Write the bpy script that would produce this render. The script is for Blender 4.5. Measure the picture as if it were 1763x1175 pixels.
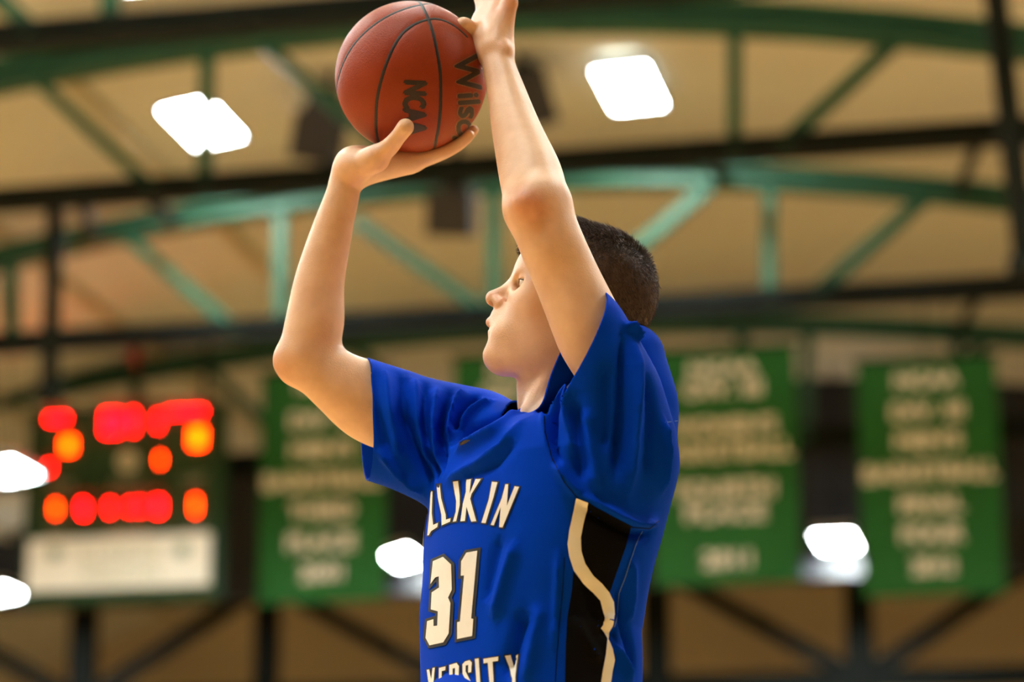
import bpy, bmesh, math, random
import numpy as np
from mathutils import Vector, Matrix, noise as mnoise
from mathutils.bvhtree import BVHTree

for _o in list(bpy.data.objects):
    bpy.data.objects.remove(_o, do_unlink=True)
sc = bpy.context.scene
COL = sc.collection
rnd = random.Random(7)

# ------------------------------------------------------------------ camera
FPX = 4800.0
PITCH = math.radians(15.0)
CAM = Vector((0.0, 0.0, 1.0))
cd = bpy.data.cameras.new('camera')
cam = bpy.data.objects.new('camera', cd)
COL.objects.link(cam)
cam.location = CAM
cam.rotation_euler = (math.pi / 2 + PITCH, 0, 0)
cd.sensor_fit = 'HORIZONTAL'
cd.sensor_width = 36.0
cd.lens = FPX / 1763.0 * 36.0
cd.clip_end = 300
cd.dof.use_dof = True
cd.dof.focus_distance = 4.17
cd.dof.aperture_fstop = 2.5
sc.camera = cam

# ------------------------------------------------------------------ world / view
w = bpy.data.worlds.new('world'); sc.world = w
w.use_nodes = True
w.node_tree.nodes['Background'].inputs[0].default_value = (0.9, 0.95, 1.0, 1)
w.node_tree.nodes['Background'].inputs[1].default_value = 0.0
sc.view_settings.view_transform = 'Standard'
sc.view_settings.look = 'None'
sc.view_settings.exposure = 0.90
sc.view_settings.gamma = 1.0
sc.view_settings.use_curve_mapping = False
sc.cycles.use_denoising = True
LAMP = 70.0          # radiance of the high-bay lamp tubes

# ------------------------------------------------------------------ projection helpers
RIGHT = Vector((1, 0, 0))
FWD = Vector((0, math.cos(PITCH), math.sin(PITCH)))
UPC = Vector((0, -math.sin(PITCH), math.cos(PITCH)))

def ray(px, py):
    return FWD * FPX + RIGHT * (px - 881.5) + UPC * (587.5 - py)

def at(px, py, Y):
    r = ray(px, py)
    return CAM + r * (Y / r.y)

def mpp(p):
    return (Vector(p) - CAM).dot(FWD) / FPX

PSI = math.radians(12.0)
HU = Vector((math.cos(PSI), -math.sin(PSI), 0))
HV = Vector((math.sin(PSI), math.cos(PSI), 0))

def hall(u, v, z):
    return HU * u + HV * v + Vector((0, 0, z))

def hp(px, py, v):
    """hall (u, z) of the point seen at a pixel on the plane v = const"""
    r = ray(px, py)
    t = v / r.dot(HV)
    p = CAM + r * t
    return p.dot(HU), p.z

# ------------------------------------------------------------------ materials
def mat(name, col, rough=0.5, metal=0.0, noise=0.0, nscale=20.0, bump=0.0, bscale=60.0, spec=0.5, sheen=0.0, sss=0.0, emit=None, estr=0.0):
    m = bpy.data.materials.new(name); m.use_nodes = True
    nt = m.node_tree; b = nt.nodes['Principled BSDF']
    b.inputs['Base Color'].default_value = (*col, 1)
    b.inputs['Roughness'].default_value = rough
    b.inputs['Metallic'].default_value = metal
    b.inputs['Specular IOR Level'].default_value = spec
    if sheen:
        b.inputs['Sheen Weight'].default_value = sheen
    if sss:
        b.inputs['Subsurface Weight'].default_value = sss
        b.inputs['Subsurface Radius'].default_value = (1.0, 0.35, 0.2)
        b.inputs['Subsurface Scale'].default_value = 0.006
    if emit:
        b.inputs['Emission Color'].default_value = (*emit, 1)
        b.inputs['Emission Strength'].default_value = estr
    tc = nt.nodes.new('ShaderNodeTexCoord')
    if noise:
        n = nt.nodes.new('ShaderNodeTexNoise'); n.inputs['Scale'].default_value = nscale
        n.inputs['Detail'].default_value = 4
        nt.links.new(tc.outputs['Object'], n.inputs['Vector'])
        mx = nt.nodes.new('ShaderNodeMix'); mx.data_type = 'RGBA'
        mx.inputs[6].default_value = (*[c * (1 - noise) for c in col], 1)
        mx.inputs[7].default_value = (*[min(1, c * (1 + noise)) for c in col], 1)
        nt.links.new(n.outputs['Fac'], mx.inputs[0])
        nt.links.new(mx.outputs[2], b.inputs['Base Color'])
    if bump:
        n2 = nt.nodes.new('ShaderNodeTexNoise'); n2.inputs['Scale'].default_value = bscale
        n2.inputs['Detail'].default_value = 3
        nt.links.new(tc.outputs['Object'], n2.inputs['Vector'])
        bp = nt.nodes.new('ShaderNodeBump'); bp.inputs['Strength'].default_value = bump
        bp.inputs['Distance'].default_value = 0.002
        nt.links.new(n2.outputs['Fac'], bp.inputs['Height'])
        nt.links.new(bp.outputs['Normal'], b.inputs['Normal'])
    return m

M = {}
M['steel'] = mat('green_steel', (0.018, 0.085, 0.045), 0.55, noise=0.3, nscale=3, spec=0.3)
M['purlin'] = mat('dark_steel', (0.007, 0.010, 0.008), 0.7, noise=0.3, nscale=3, spec=0.15)
M['ceil'] = mat('tan_ceiling', (0.69, 0.69, 0.60), 0.9, noise=0.12, nscale=0.5)
M['rib'] = mat('tan_rib', (0.56, 0.50, 0.33), 0.9, noise=0.1, nscale=1)
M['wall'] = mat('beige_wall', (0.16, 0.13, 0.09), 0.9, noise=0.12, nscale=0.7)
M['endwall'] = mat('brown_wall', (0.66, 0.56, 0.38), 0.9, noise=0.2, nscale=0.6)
M['bulk'] = mat('dark_bulkhead', (0.010, 0.012, 0.018), 0.45, noise=0.3, nscale=1)
M['floor'] = mat('maple_floor', (0.74, 0.44, 0.16), 0.35, noise=0.15, nscale=2)
M['banner'] = mat('green_cloth', (0.015, 0.155, 0.030), 0.85, noise=0.15, nscale=2)
M['btext'] = mat('cream_letter', (0.95, 0.96, 0.86), 0.8, noise=0.05)
M['pole'] = mat('dark_pipe', (0.012, 0.016, 0.014), 0.8, noise=0.2, spec=0.1)
M['speaker'] = mat('black_speaker', (0.016, 0.017, 0.02), 0.6, noise=0.2)
M['grille'] = mat('speaker_grille', (0.03, 0.03, 0.035), 0.7, noise=0.3, nscale=50)
M['bracket'] = mat('pale_bracket', (0.55, 0.56, 0.5), 0.5, noise=0.1)
M['board'] = mat('scoreboard_paint', (0.030, 0.085, 0.042), 0.7, noise=0.2, nscale=4, spec=0.1)
M['boardtrim'] = mat('scoreboard_caption', (0.62, 0.66, 0.52), 0.7, noise=0.1)
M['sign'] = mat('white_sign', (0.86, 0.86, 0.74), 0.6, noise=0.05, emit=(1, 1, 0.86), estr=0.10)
M['signtext'] = mat('sign_text', (0.50, 0.58, 0.38), 0.7, noise=0.1)
M['signlogo'] = mat('sign_logo', (0.35, 0.5, 0.4), 0.7, noise=0.1)
M['ledred'] = mat('led_red', (0.3, 0, 0), 0.4, noise=0.05, emit=(1.0, 0.0003, 0.002), estr=34)
M['ledamber'] = mat('led_amber', (0.3, 0.1, 0), 0.4, noise=0.05, emit=(1.0, 0.022, 0.0), estr=26)
M['housing'] = mat('lamp_housing', (0.55, 0.57, 0.58), 0.4, metal=0.4, noise=0.1)
M['ceil_fill'] = mat('ceiling_fill_glow', (0.9, 0.9, 0.9), 0.4, noise=0.01, emit=(0.93, 1.0, 0.98), estr=LAMP * 0.40)  # upward glow added on lamp tops to brighten the ceiling
M['ceil_fill_faint'] = mat('ceiling_fill_glow_faint', (0.9, 0.9, 0.9), 0.4, noise=0.01, emit=(0.93, 1.0, 0.98), estr=LAMP * 0.03)  # weaker added glow, whitens the ceiling round the lamps in view
M['tube'] = mat('lamp_tube', (0.9, 0.9, 0.9), 0.4, noise=0.01, emit=(0.93, 1.0, 0.98), estr=LAMP)
M['jersey'] = mat('blue_knit', (0.0003, 0.044, 0.52), 0.75, noise=0.10, nscale=9, bump=0.2, bscale=900, spec=0.03)
M['print_white'] = mat('white_print', (0.86, 0.84, 0.78), 0.6, noise=0.04, nscale=60)
M['print_black'] = mat('black_print', (0.006, 0.006, 0.008), 0.6, noise=0.1)
M['panel'] = mat('black_knit', (0.003, 0.003, 0.0035), 0.85, noise=0.3, nscale=60, spec=0.08)
M['stitch'] = mat('pale_stitch', (0.06, 0.15, 0.55), 0.7, noise=0.1)
M['hair'] = mat('brown_hair', (0.050, 0.024, 0.010), 0.5, noise=0.5, nscale=120)
M['seam'] = mat('black_seam', (0.012, 0.010, 0.009), 0.6, noise=0.2)
M['ballprint'] = mat('ball_print', (0.03, 0.016, 0.010), 0.6, noise=0.4, nscale=200)
M['ballgold'] = mat('ball_gold', (0.28, 0.11, 0.035), 0.55, noise=0.3, nscale=150)

def skin_material():
    m = mat('skin', (0.72, 0.43, 0.29), 0.42, spec=0.5, sss=0.10)
    nt = m.node_tree; b = nt.nodes['Principled BSDF']
    tc = nt.nodes['Texture Coordinate'] if 'Texture Coordinate' in nt.nodes else nt.nodes.new('ShaderNodeTexCoord')
    n = nt.nodes.new('ShaderNodeTexNoise'); n.inputs['Scale'].default_value = 28; n.inputs['Detail'].default_value = 6
    nt.links.new(tc.outputs['Object'], n.inputs['Vector'])
    mx = nt.nodes.new('ShaderNodeMix'); mx.data_type = 'RGBA'
    mx.inputs[6].default_value = (0.64, 0.35, 0.20, 1); mx.inputs[7].default_value = (0.90, 0.62, 0.41, 1)
    nt.links.new(n.outputs['Fac'], mx.inputs[0])
    at_ = nt.nodes.new('ShaderNodeAttribute'); at_.attribute_name = 'flush_shade'
    mu = nt.nodes.new('ShaderNodeMix'); mu.data_type = 'RGBA'; mu.blend_type = 'MULTIPLY'
    mu.inputs[0].default_value = 1.0
    nt.links.new(mx.outputs[2], mu.inputs[6]); nt.links.new(at_.outputs['Color'], mu.inputs[7])
    nt.links.new(mu.outputs[2], b.inputs['Base Color'])
    n2 = nt.nodes.new('ShaderNodeTexNoise'); n2.inputs['Scale'].default_value = 420; n2.inputs['Detail'].default_value = 3
    nt.links.new(tc.outputs['Object'], n2.inputs['Vector'])
    bp = nt.nodes.new('ShaderNodeBump'); bp.inputs['Strength'].default_value = 0.35; bp.inputs['Distance'].default_value = 0.0014
    nt.links.new(n2.outputs['Fac'], bp.inputs['Height']); nt.links.new(bp.outputs['Normal'], b.inputs['Normal'])
    return m
M['skin'] = skin_material()

def ball_material():
    m = mat('basketball_leather', (0.36, 0.085, 0.028), 0.47, spec=0.24)
    nt = m.node_tree; b = nt.nodes['Principled BSDF']
    tc = nt.nodes.new('ShaderNodeTexCoord')
    n = nt.nodes.new('ShaderNodeTexNoise'); n.inputs['Scale'].default_value = 9; n.inputs['Detail'].default_value = 6
    nt.links.new(tc.outputs['Object'], n.inputs['Vector'])
    mx = nt.nodes.new('ShaderNodeMix'); mx.data_type = 'RGBA'
    mx.inputs[6].default_value = (0.25, 0.030, 0.007, 1); mx.inputs[7].default_value = (0.34, 0.050, 0.011, 1)
    nt.links.new(n.outputs['Fac'], mx.inputs[0]); nt.links.new(mx.outputs[2], b.inputs['Base Color'])
    v = nt.nodes.new('ShaderNodeTexVoronoi'); v.inputs['Scale'].default_value = 520
    nt.links.new(tc.outputs['Object'], v.inputs['Vector'])
    bp = nt.nodes.new('ShaderNodeBump'); bp.inputs['Strength'].default_value = 0.5; bp.inputs['Distance'].default_value = 0.0008
    bp.invert = True
    nt.links.new(v.outputs['Distance'], bp.inputs['Height']); nt.links.new(bp.outputs['Normal'], b.inputs['Normal'])
    return m
M['ball'] = ball_material()

# ------------------------------------------------------------------ object helpers
def tag(o, label=None, cat=None, group=None, kind=None):
    if label: o['label'] = label
    if cat: o['category'] = cat
    if group: o['group'] = group
    if kind: o['kind'] = kind
    return o

def empty(name, loc, rz=0.0):
    o = bpy.data.objects.new(name, None); COL.objects.link(o)
    o.location = loc; o.rotation_euler = (0, 0, rz); o.empty_display_size = 0.1
    return o

def new_obj(name, me, m, parent=None, smooth=False):
    o = bpy.data.objects.new(name, me); COL.objects.link(o)
    if m: me.materials.append(M[m] if isinstance(m, str) else m)
    if parent: o.parent = parent
    if smooth:
        me.polygons.foreach_set('use_smooth', [True] * len(me.polygons))
    return o

class MB:
    """collects boxes, bars and tubes into one mesh"""
    def __init__(s): s.v = []; s.f = []
    def add(s, vs, fs):
        k = len(s.v); s.v += [tuple(x) for x in vs]; s.f += [tuple(i + k for i in f) for f in fs]
        return s
    def box(s, c, sx, sy, sz, R=None):
        c = Vector(c); vs = []
        for dz in (-1, 1):
            for dx, dy in ((-1, -1), (1, -1), (1, 1), (-1, 1)):
                q = Vector((dx * sx / 2, dy * sy / 2, dz * sz / 2))
                if R: q = R @ q
                vs.append(c + q)
        return s.add(vs, [(3, 2, 1, 0), (4, 5, 6, 7), (0, 1, 5, 4), (1, 2, 6, 5), (2, 3, 7, 6), (3, 0, 4, 7)])
    def bar(s, a, b, wid, dep, side=Vector((0, 1, 0))):
        """rectangular bar from a to b; dep is measured along `side`"""
        a, b = Vector(a), Vector(b); d = (b - a).normalized()
        n = d.cross(side).normalized(); t = n.cross(d).normalized()
        vs = []
        for p in (a, b):
            for i, j in ((-1, -1), (1, -1), (1, 1), (-1, 1)):
                vs.append(p + n * (i * wid / 2) + t * (j * dep / 2))
        return s.add(vs, [(3, 2, 1, 0), (4, 5, 6, 7), (0, 1, 5, 4), (1, 2, 6, 5), (2, 3, 7, 6), (3, 0, 4, 7)])
    def ibeam(s, a, b, h, wdt, tw, side=Vector((0, 1, 0))):
        a, b = Vector(a), Vector(b); d = (b - a).normalized()
        n = d.cross(side).normalized()
        s.bar(a, b, h, tw, side)
        s.bar(a + n * h / 2, b + n * h / 2, tw * 1.3, wdt, side)
        s.bar(a - n * h / 2, b - n * h / 2, tw * 1.3, wdt, side)
        return s
    def tube(s, pts, r, seg=10, cap=True):
        pts = [Vector(p) for p in pts]; rings = []; k = 0
        up = Vector((0.13, 0.21, 0.97)).normalized(); vs = []; fs = []
        for i, p in enumerate(pts):
            d = (pts[min(i + 1, len(pts) - 1)] - pts[max(i - 1, 0)]).normalized()
            n = d.cross(up)
            if n.length < 1e-4: n = d.cross(Vector((1, 0, 0)))
            n.normalize(); t = d.cross(n)
            rr = r[i] if isinstance(r, (list, tuple)) else r
            for j in range(seg):
                a = 2 * math.pi * j / seg
                vs.append(p + n * (rr * math.cos(a)) + t * (rr * math.sin(a)))
        for i in range(len(pts) - 1):
            for j in range(seg):
                j2 = (j + 1) % seg
                fs.append((i * seg + j, i * seg + j2, (i + 1) * seg + j2, (i + 1) * seg + j))
        if cap:
            fs.append(tuple(range(seg - 1, -1, -1))); fs.append(tuple((len(pts) - 1) * seg + j for j in range(seg)))
        return s.add(vs, fs)
    def mesh(s, name):
        me = bpy.data.meshes.new(name); me.from_pydata(s.v, [], s.f); me.update()
        return me
    def build(s, name, m, parent=None, smooth=False):
        return new_obj(name, s.mesh(name), m, parent, smooth)

def text2d(txt):
    """triangulated outline of a string in the built-in font, cap height 1: (verts Nx2, faces)"""
    cu = bpy.data.curves.new('t', 'FONT'); cu.body = txt; cu.resolution_u = 3; cu.fill_mode = 'FRONT'
    ob = bpy.data.objects.new('t', cu); COL.objects.link(ob)
    dg = bpy.context.evaluated_depsgraph_get()
    me = bpy.data.meshes.new_from_object(ob.evaluated_get(dg))
    v = [(p.co.x, p.co.y) for p in me.vertices]; f = [tuple(p.vertices) for p in me.polygons]
    bpy.data.objects.remove(ob); bpy.data.curves.remove(cu); bpy.data.meshes.remove(me)
    return np.array(v), f

def split_letters(v, f):
    """split triangulated text into letters: loose pieces merged where they overlap sideways"""
    par = list(range(len(v)))
    def find(i):
        while par[i] != i: par[i] = par[par[i]]; i = par[i]
        return i
    for q in f:
        for i in q[1:]: par[find(i)] = find(q[0])
    comp = {}
    for q in f: comp.setdefault(find(q[0]), []).append(q)
    items = sorted(([min(v[i][0] for q in c for i in q), max(v[i][0] for q in c for i in q), c] for c in comp.values()), key=lambda t: t[0])
    out = []
    for a, c, fs in items:
        if out and a < out[-1][1] - 0.5 * min(c - a, out[-1][1] - out[-1][0]): out[-1][1] = max(out[-1][1], c); out[-1][2] += fs
        else: out.append([a, c, list(fs)])
    res = []
    for _, _, fs in out:
        ids = sorted({i for q in fs for i in q}); mp = {i: k for k, i in enumerate(ids)}
        res.append((ids, [tuple(mp[i] for i in q) for q in fs]))
    return res

def subdivide_2d(v, f, maxlen):
    bm = bmesh.new()
    vs = [bm.verts.new((x, y, 0)) for x, y in v]
    for q in f:
        try: bm.faces.new([vs[i] for i in q])
        except ValueError: pass
    bmesh.ops.remove_doubles(bm, verts=bm.verts, dist=1e-5)
    bmesh.ops.triangulate(bm, faces=bm.faces)
    for _ in range(5):
        es = [e for e in bm.edges if e.calc_length() > maxlen]
        if not es: break
        bmesh.ops.subdivide_edges(bm, edges=es, cuts=1)
        bmesh.ops.triangulate(bm, faces=bm.faces)
    bm.verts.index_update()
    V = [(p.co.x, p.co.y) for p in bm.verts]; F = [tuple(p.index for p in q.verts) for q in bm.faces]
    bm.free()
    return V, F

# ================================================================== THE HALL
def struct(o): o['kind'] = 'structure'; return o

U_APEX = -5.2; KV = 0.0146; ZC = 11.1; UL, UR = -22.0, 11.0; UM, UW = (UL + UR) / 2, UR - UL; VEND = 48.0; VBACK = -14.0
def vault(u): return ZC - KV * (u - U_APEX) ** 2

b = MB(); b.box((UM, (VEND + VBACK) / 2, -0.1), UW + 0.6, VEND - VBACK + 0.6, 0.2)
fl = struct(b.build('floor', 'floor')); fl.rotation_euler = (0, 0, -PSI)
# vaulted ceiling, one shell with thickness
nu = 48; vs = []; fs = []
for k, off in enumerate((0.0, 0.2)):
    for v_ in (VBACK, VEND):
        for i in range(nu + 1):
            u = UL - 0.3 + (UW + 0.6) * i / nu
            vs.append((u, v_, vault(u) + off))
n1 = nu + 1
for i in range(nu):
    fs.append((i, n1 + i, n1 + i + 1, i + 1))
    fs.append((2 * n1 + i, 2 * n1 + i + 1, 3 * n1 + i + 1, 3 * n1 + i))
    fs.append((i, i + 1, 2 * n1 + i + 1, 2 * n1 + i)); fs.append((n1 + i, 3 * n1 + i, 3 * n1 + i + 1, n1 + i + 1))
me = bpy.data.meshes.new('ceiling'); me.from_pydata(vs, [], fs); me.update()
ce = struct(new_obj('ceiling', me, 'ceil', smooth=False)); ce.rotation_euler = (0, 0, -PSI)
# shallow ribs of the deck running the length of the hall
for i, u in enumerate((-16.4, -14.2, -12.0, -9.8, 1.2, 3.4, 5.6)):
    r_ = MB().box((u, (VEND + VBACK) / 2, vault(u) - 0.05), 0.12, VEND - VBACK, 0.12).build('rib', 'rib', ce)
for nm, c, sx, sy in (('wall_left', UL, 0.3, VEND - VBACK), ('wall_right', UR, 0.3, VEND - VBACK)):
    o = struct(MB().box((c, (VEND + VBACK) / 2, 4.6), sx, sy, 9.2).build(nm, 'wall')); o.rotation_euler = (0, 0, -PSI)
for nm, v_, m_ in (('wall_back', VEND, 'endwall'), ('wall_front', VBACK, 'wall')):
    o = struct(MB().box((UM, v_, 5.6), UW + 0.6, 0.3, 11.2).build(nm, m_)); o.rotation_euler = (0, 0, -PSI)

# dark bulkhead hanging under the roof before the end wall
VB = 40.0
_, zt = hp(900, 700, VB); _, zb = hp(900, 1018, VB)
bk = struct(MB().box((UM, VB, (zb + 11.6) / 2), UW, 0.4, 11.6 - zb).build('trim_1', 'bulk')); bk.rotation_euler = (0, 0, -PSI)

# ------------------------------------------------------------------ roof trusses
def fit_arch(pts, v):
    q = [hp(px, py, v) for px, py in pts]
    A = np.array([[1, u, u * u] for u, _ in q]); y = np.array([z for _, z in q])
    return np.linalg.lstsq(A, y, rcond=None)[0]

def truss(v, arch, chord, webs, label, arch_h, chord_h, web_w, small=()):
    root = empty('roof_truss', hall(0, v, 0), -PSI)
    tag(root, label, 'truss', 'bowstring trusses under the vaulted roof')
    c = fit_arch(arch, v) if arch else None
    (u0, z0), (u1, z1) = hp(chord[0][0], chord[0][1], v), hp(chord[1][0], chord[1][1], v)
    zc = (z0 + z1) / 2
    if c is None:
        c = np.array([ZC - 0.35 - KV * U_APEX ** 2, 2 * KV * U_APEX, -KV])
    za = lambda u: c[0] + c[1] * u + c[2] * u * u
    # ends where the arch meets the chord
    ua = -c[1] / (2 * c[2]); half = math.sqrt(max(1.0, (za(ua) - zc) / -c[2]))
    uL, uR = max(UL + 0.2, ua - half), min(UR - 0.2, ua + half)
    b = MB(); N = 22; ps = [Vector((uL + (uR - uL) * i / N, 0, za(uL + (uR - uL) * i / N))) for i in range(N + 1)]
    for i in range(N): b.ibeam(ps[i], ps[i + 1], arch_h * 0.8, 0.26, 0.05)
    b.build('top_chord', 'steel', root)
    MB().ibeam((UL + 0.2, 0, zc), (UR - 0.2, 0, zc), chord_h, 0.22, 0.05).build('bottom_chord', 'purlin', root)
    for (a, bb) in webs:
        pa, pb = hp(a[0], a[1], v), hp(bb[0], bb[1], v)
        MB().bar((pa[0], 0, pa[1]), (pb[0], 0, pb[1]), web_w, 0.12).build('web_bar', 'steel', root)
    return root, zc, za

truss(19.3, None, ((0, 66), (600, 20)), [((190, -160), (190, 45)), ((-150, -140), (60, 55)), ((1620, -140), (1500, -30)), ((900, -220), (900, 5))],
      'nearest dark green roof truss cutting the top edge of the picture', 0.3, 0.13, 0.14)
truss(23.2, [(0, 128), (250, 90), (450, 62), (900, 28), (1100, 24), (1500, 42), (1763, 78)], ((0, 349), (1720, 224)),
      [((60, 135), (265, 325)), ((358, 80), (352, 325)), ((448, 72), (700, 292)), ((1265, 30), (1265, 262)), ((1565, 50), (1345, 252)),],
      'green roof truss whose arch passes just above the two large lamps', 0.27, 0.13, 0.12)
truss(28.1, [(0, 440), (250, 395), (500, 350), (850, 312), (1000, 303), (1270, 300), (1500, 318), (1763, 350)], ((120, 586), (1763, 492)),
      [((210, 400), (410, 570)), ((484, 360), (484, 560)), ((612, 380), (835, 535)), ((1325, 305), (1325, 515)), ((1600, 335), (1400, 510)),
       ((1225, 320), (985, 520)), ((20, 440), (20, 590)), ((850, 315), (850, 545))],
      'brightly lit green roof truss whose arch runs behind the shooter\'s forearms', 0.22, 0.15, 0.14)
truss(34.0, [(0, 680), (120, 662), (300, 636), (470, 612), (850, 565), (1150, 550), (1400, 556), (1763, 586)], ((380, 792), (1763, 752)),
      [((235, 640), (235, 800)), ((365, 640), (500, 770)), ((600, 590), (790, 760)), ((1392, 560), (1388, 760)), ((1700, 580), (1560, 750)), ((1100, 555), (1000, 770)), ((1275, 552), (1275, 765)), ((1650, 575), (1650, 755))],
      'farthest dark roof truss carrying the green banners', 0.22, 0.25, 0.14)

# lengthwise sway braces between neighbouring trusses
for i, (pa, va, pb, vb) in enumerate((((140, 340), 23.2, (160, 408), 28.1), ((250, 335), 23.2, (300, 385), 28.1), ((1230, 262), 23.2, (1235, 300), 28.1), ((1690, 228), 23.2, (1650, 332), 28.1),
                                      ((230, 580), 28.1, (235, 640), 34.0), ((1690, 498), 28.1, (1650, 572), 34.0))):
    (u0, z0), (u1, z1) = hp(*pa, va), hp(*pb, vb)
    a = hall(u0, va, z0); c = hall(u1, vb, z1)
    root = MB().bar(Vector((0, 0, 0)), c - a, 0.10, 0.10, Vector((0.3, 0.2, 1)).normalized()).build('sway_brace', 'purlin'); root.location = a
    tag(root, ['sway brace at far left between upper chord and lit arch', 'sway brace under the left lamp between truss chords', 'sway brace below the right lamp between truss chords',
               'sway brace near right edge between upper chord and lit arch', 'low sway brace above the red scoreboard', 'low sway brace above the right banner'][i], 'brace', 'sway braces between the trusses')

# braced frame below the bulkhead (far end)
VF = 41.5
root = empty('wall_frame', hall(0, VF, 0), -PSI)
tag(root, 'dark braced steel frame along the far end under the bulkhead', 'frame')
(_, zt_), (_, zb_) = hp(900, 985, VF), hp(1480, 1172, VF)
MB().ibeam((UL + 0.2, 0, zt_), (UR - 0.2, 0, zt_), 0.2, 0.2, 0.05).build('top_rail', 'purlin', root)
MB().ibeam((UL + 0.2, 0, zb_), (UR - 0.2, 0, zb_), 0.26, 0.2, 0.05).build('bottom_rail', 'purlin', root)
us = [hp(px, 1090, VF)[0] for px in (-190, 145, 460, 800, 1130, 1480, 1815)]
for i, u in enumerate(us):
    MB().bar((u, 0, 0.2), (u, 0, zt_), 0.42 if i != 2 else 0.38, 0.2).build('post', 'purlin', root)
for i in range(len(us) - 1):
    a, c = us[i], us[i + 1]
    top_first = i % 2 == 0
    MB().bar((a, 0, zt_ if top_first else zb_), (c, 0, zb_ if top_first else zt_), 0.26, 0.12).build('diagonal_bar', 'purlin', root)

# ------------------------------------------------------------------ hanging pipes
def pipe(pa, va, pb, vb, r, label):
    (u0, z0), (u1, z1) = hp(*pa, va), hp(*pb, vb)
    a, c = hall(u0, va, z0), hall(u1, vb, z1)
    root = empty('hanging_pipe', c)
    MB().tube([Vector((0, 0, 0)), a - c], r, 12).build('pipe', 'pole', root, True)
    MB().tube([Vector((0, 0, -0.02)), Vector((0, 0, 0.12))], r * 1.5, 12).build('end_collar', 'pole', root, True)
    tag(root, label, 'pipe')
pipe((96, 345), 24.0, (84, 688), 24.0, 0.085, 'dark vertical pipe hanging above the left scoreboard corner')
pipe((1712, -30), 21.5, (1768, 470), 21.5, 0.10, 'dark slanted pipe running down the right edge')

# ------------------------------------------------------------------ lamps
def lamp(u, v, z, roll, label, sx=0.50, sl=1.20, up='ceil_fill_faint'):
    root = empty('high_bay_lamp', hall(u, v, z))
    root.rotation_euler = Matrix.Rotation(-PSI, 3, 'Z').to_4x4().to_euler()
    root.rotation_euler = (Matrix.Rotation(-PSI, 4, 'Z') @ Matrix.Rotation(roll, 4, 'Y')).to_euler()
    b = MB()
    b.box((0, 0, 0.08), sx + 0.06, sl + 0.06, 0.06)
    for s in (-1, 1):
        b.box((s * (sx / 2 + 0.02), 0, 0.03), 0.02, sl + 0.06, 0.1); b.box((0, s * (sl / 2 + 0.02), 0.03), sx + 0.06, 0.02, 0.1)
    b.build('housing', 'housing', root)
    for s in (-1, 1):
        MB().box((s * sx * 0.262, 0, 0.02), sx * 0.46, sl, 0.04).build('tube_panel', 'tube', root)
    MB().box((0, 0, 0.115), sx * 0.8, sl * 0.9, 0.01).build('added_uplight', up, root)  # added glowing sheet facing up, lightens the ceiling
    top = vault(u) - z
    for s in (-1, 1): MB().tube([(0, s * sl * 0.35, 0.1), (0, s * sl * 0.35, max(0.3, top))], 0.012, 6).build('suspension_wire', 'pole', root)
    tag(root, label, 'lamp', 'high bay lamps under the roof')
    return root

def lamp_px(px, py, v, roll, label, **k):
    u, z = hp(px, py, v); return lamp(u, v, z, roll, label, **k)
lamp_px(348, 211, 26.6, math.radians(-9), 'large bright lamp at upper left beside the ball')
lamp_px(1084, 150, 26.6, math.radians(-2), 'large bright lamp right of the raised forearm')
lamp_px(14, 810, 29.6, math.radians(-8), 'small lamp at left edge beside the scoreboard digits', sx=0.42, sl=0.85)
lamp_px(-4, 1021, 38.9, math.radians(-8), 'lowest lamp at the left edge below the scoreboard', sl=0.8)
lamp_px(694, 960, 38.9, math.radians(-14), 'small tilted lamp between left banner and blue jersey', sx=0.36, sl=1.0)
lamp_px(1440, 932, 38.9, math.radians(0), 'small lamp between the two right banners', sx=0.50)
# rest of the grid, which lights the court around the camera
for v_ in (1.5, 7.5, 13.5, 17.5):
    for u_ in (-15.5, -11, -6.5, -2, 2.5, 7):
        if (v_, u_) in ((1.5, 7), (1.5, 2.5), (17.5, 7), (17.5, -2)): continue
        lamp(u_, v_, 8.8, 0, 'lamp of the overhead grid outside the picture', up='ceil_fill')  # these unseen lamps carry the strong added ceiling fill

# ------------------------------------------------------------------ loudspeaker cluster
def speaker(px, py, v, wpx, hpx, dep, rot, label):
    u, z = hp(px, py, v); s = v / math.cos(PSI) / FPX
    root = empty('loudspeaker', hall(u, v, z)); root.rotation_euler = (Matrix.Rotation(-PSI, 4, 'Z') @ Matrix.Rotation(rot, 4, 'Y') @ Matrix.Rotation(math.radians(20), 4, 'X')).to_euler()
    wd, h = wpx * s, hpx * s
    b = MB(); vs = []
    for y, k in ((-dep / 2, 1.0), (dep / 2, 0.72)):
        for x, z_ in ((-1, -1), (1, -1), (1, 1), (-1, 1)): vs.append((x * wd / 2 * k, y, z_ * h / 2))
    b.add(vs, [(0, 1, 2, 3), (7, 6, 5, 4), (0, 4, 5, 1), (1, 5, 6, 2), (2, 6, 7, 3), (3, 7, 4, 0)])
    b.build('cabinet', 'speaker', root)
    MB().box((0, -dep / 2 - 0.012, 0), wd * 0.9, 0.024, h * 0.92).build('grille', 'grille', root)
    b = MB(); b.tube([(0, 0, h / 2), (0, 0, h / 2 + 0.7)], 0.03, 8); b.box((0, 0, h / 2 + 0.04), wd * 0.5, 0.12, 0.08)
    b.build('bracket', 'pole', root)
    tag(root, label, 'loudspeaker', 'loudspeakers of the hanging cluster')
    return root
speaker(556, 222, 26.0, 84, 120, 0.5, math.radians(16), 'dark tilted loudspeaker left of the ball')
speaker(915, 170, 26.0, 84, 105, 0.5, math.radians(-14), 'dark loudspeaker peeking out right of the raised forearm')
speaker(783, 365, 26.0, 84, 85, 0.5, math.radians(6), 'dark loudspeaker hanging between the two forearms')
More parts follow.
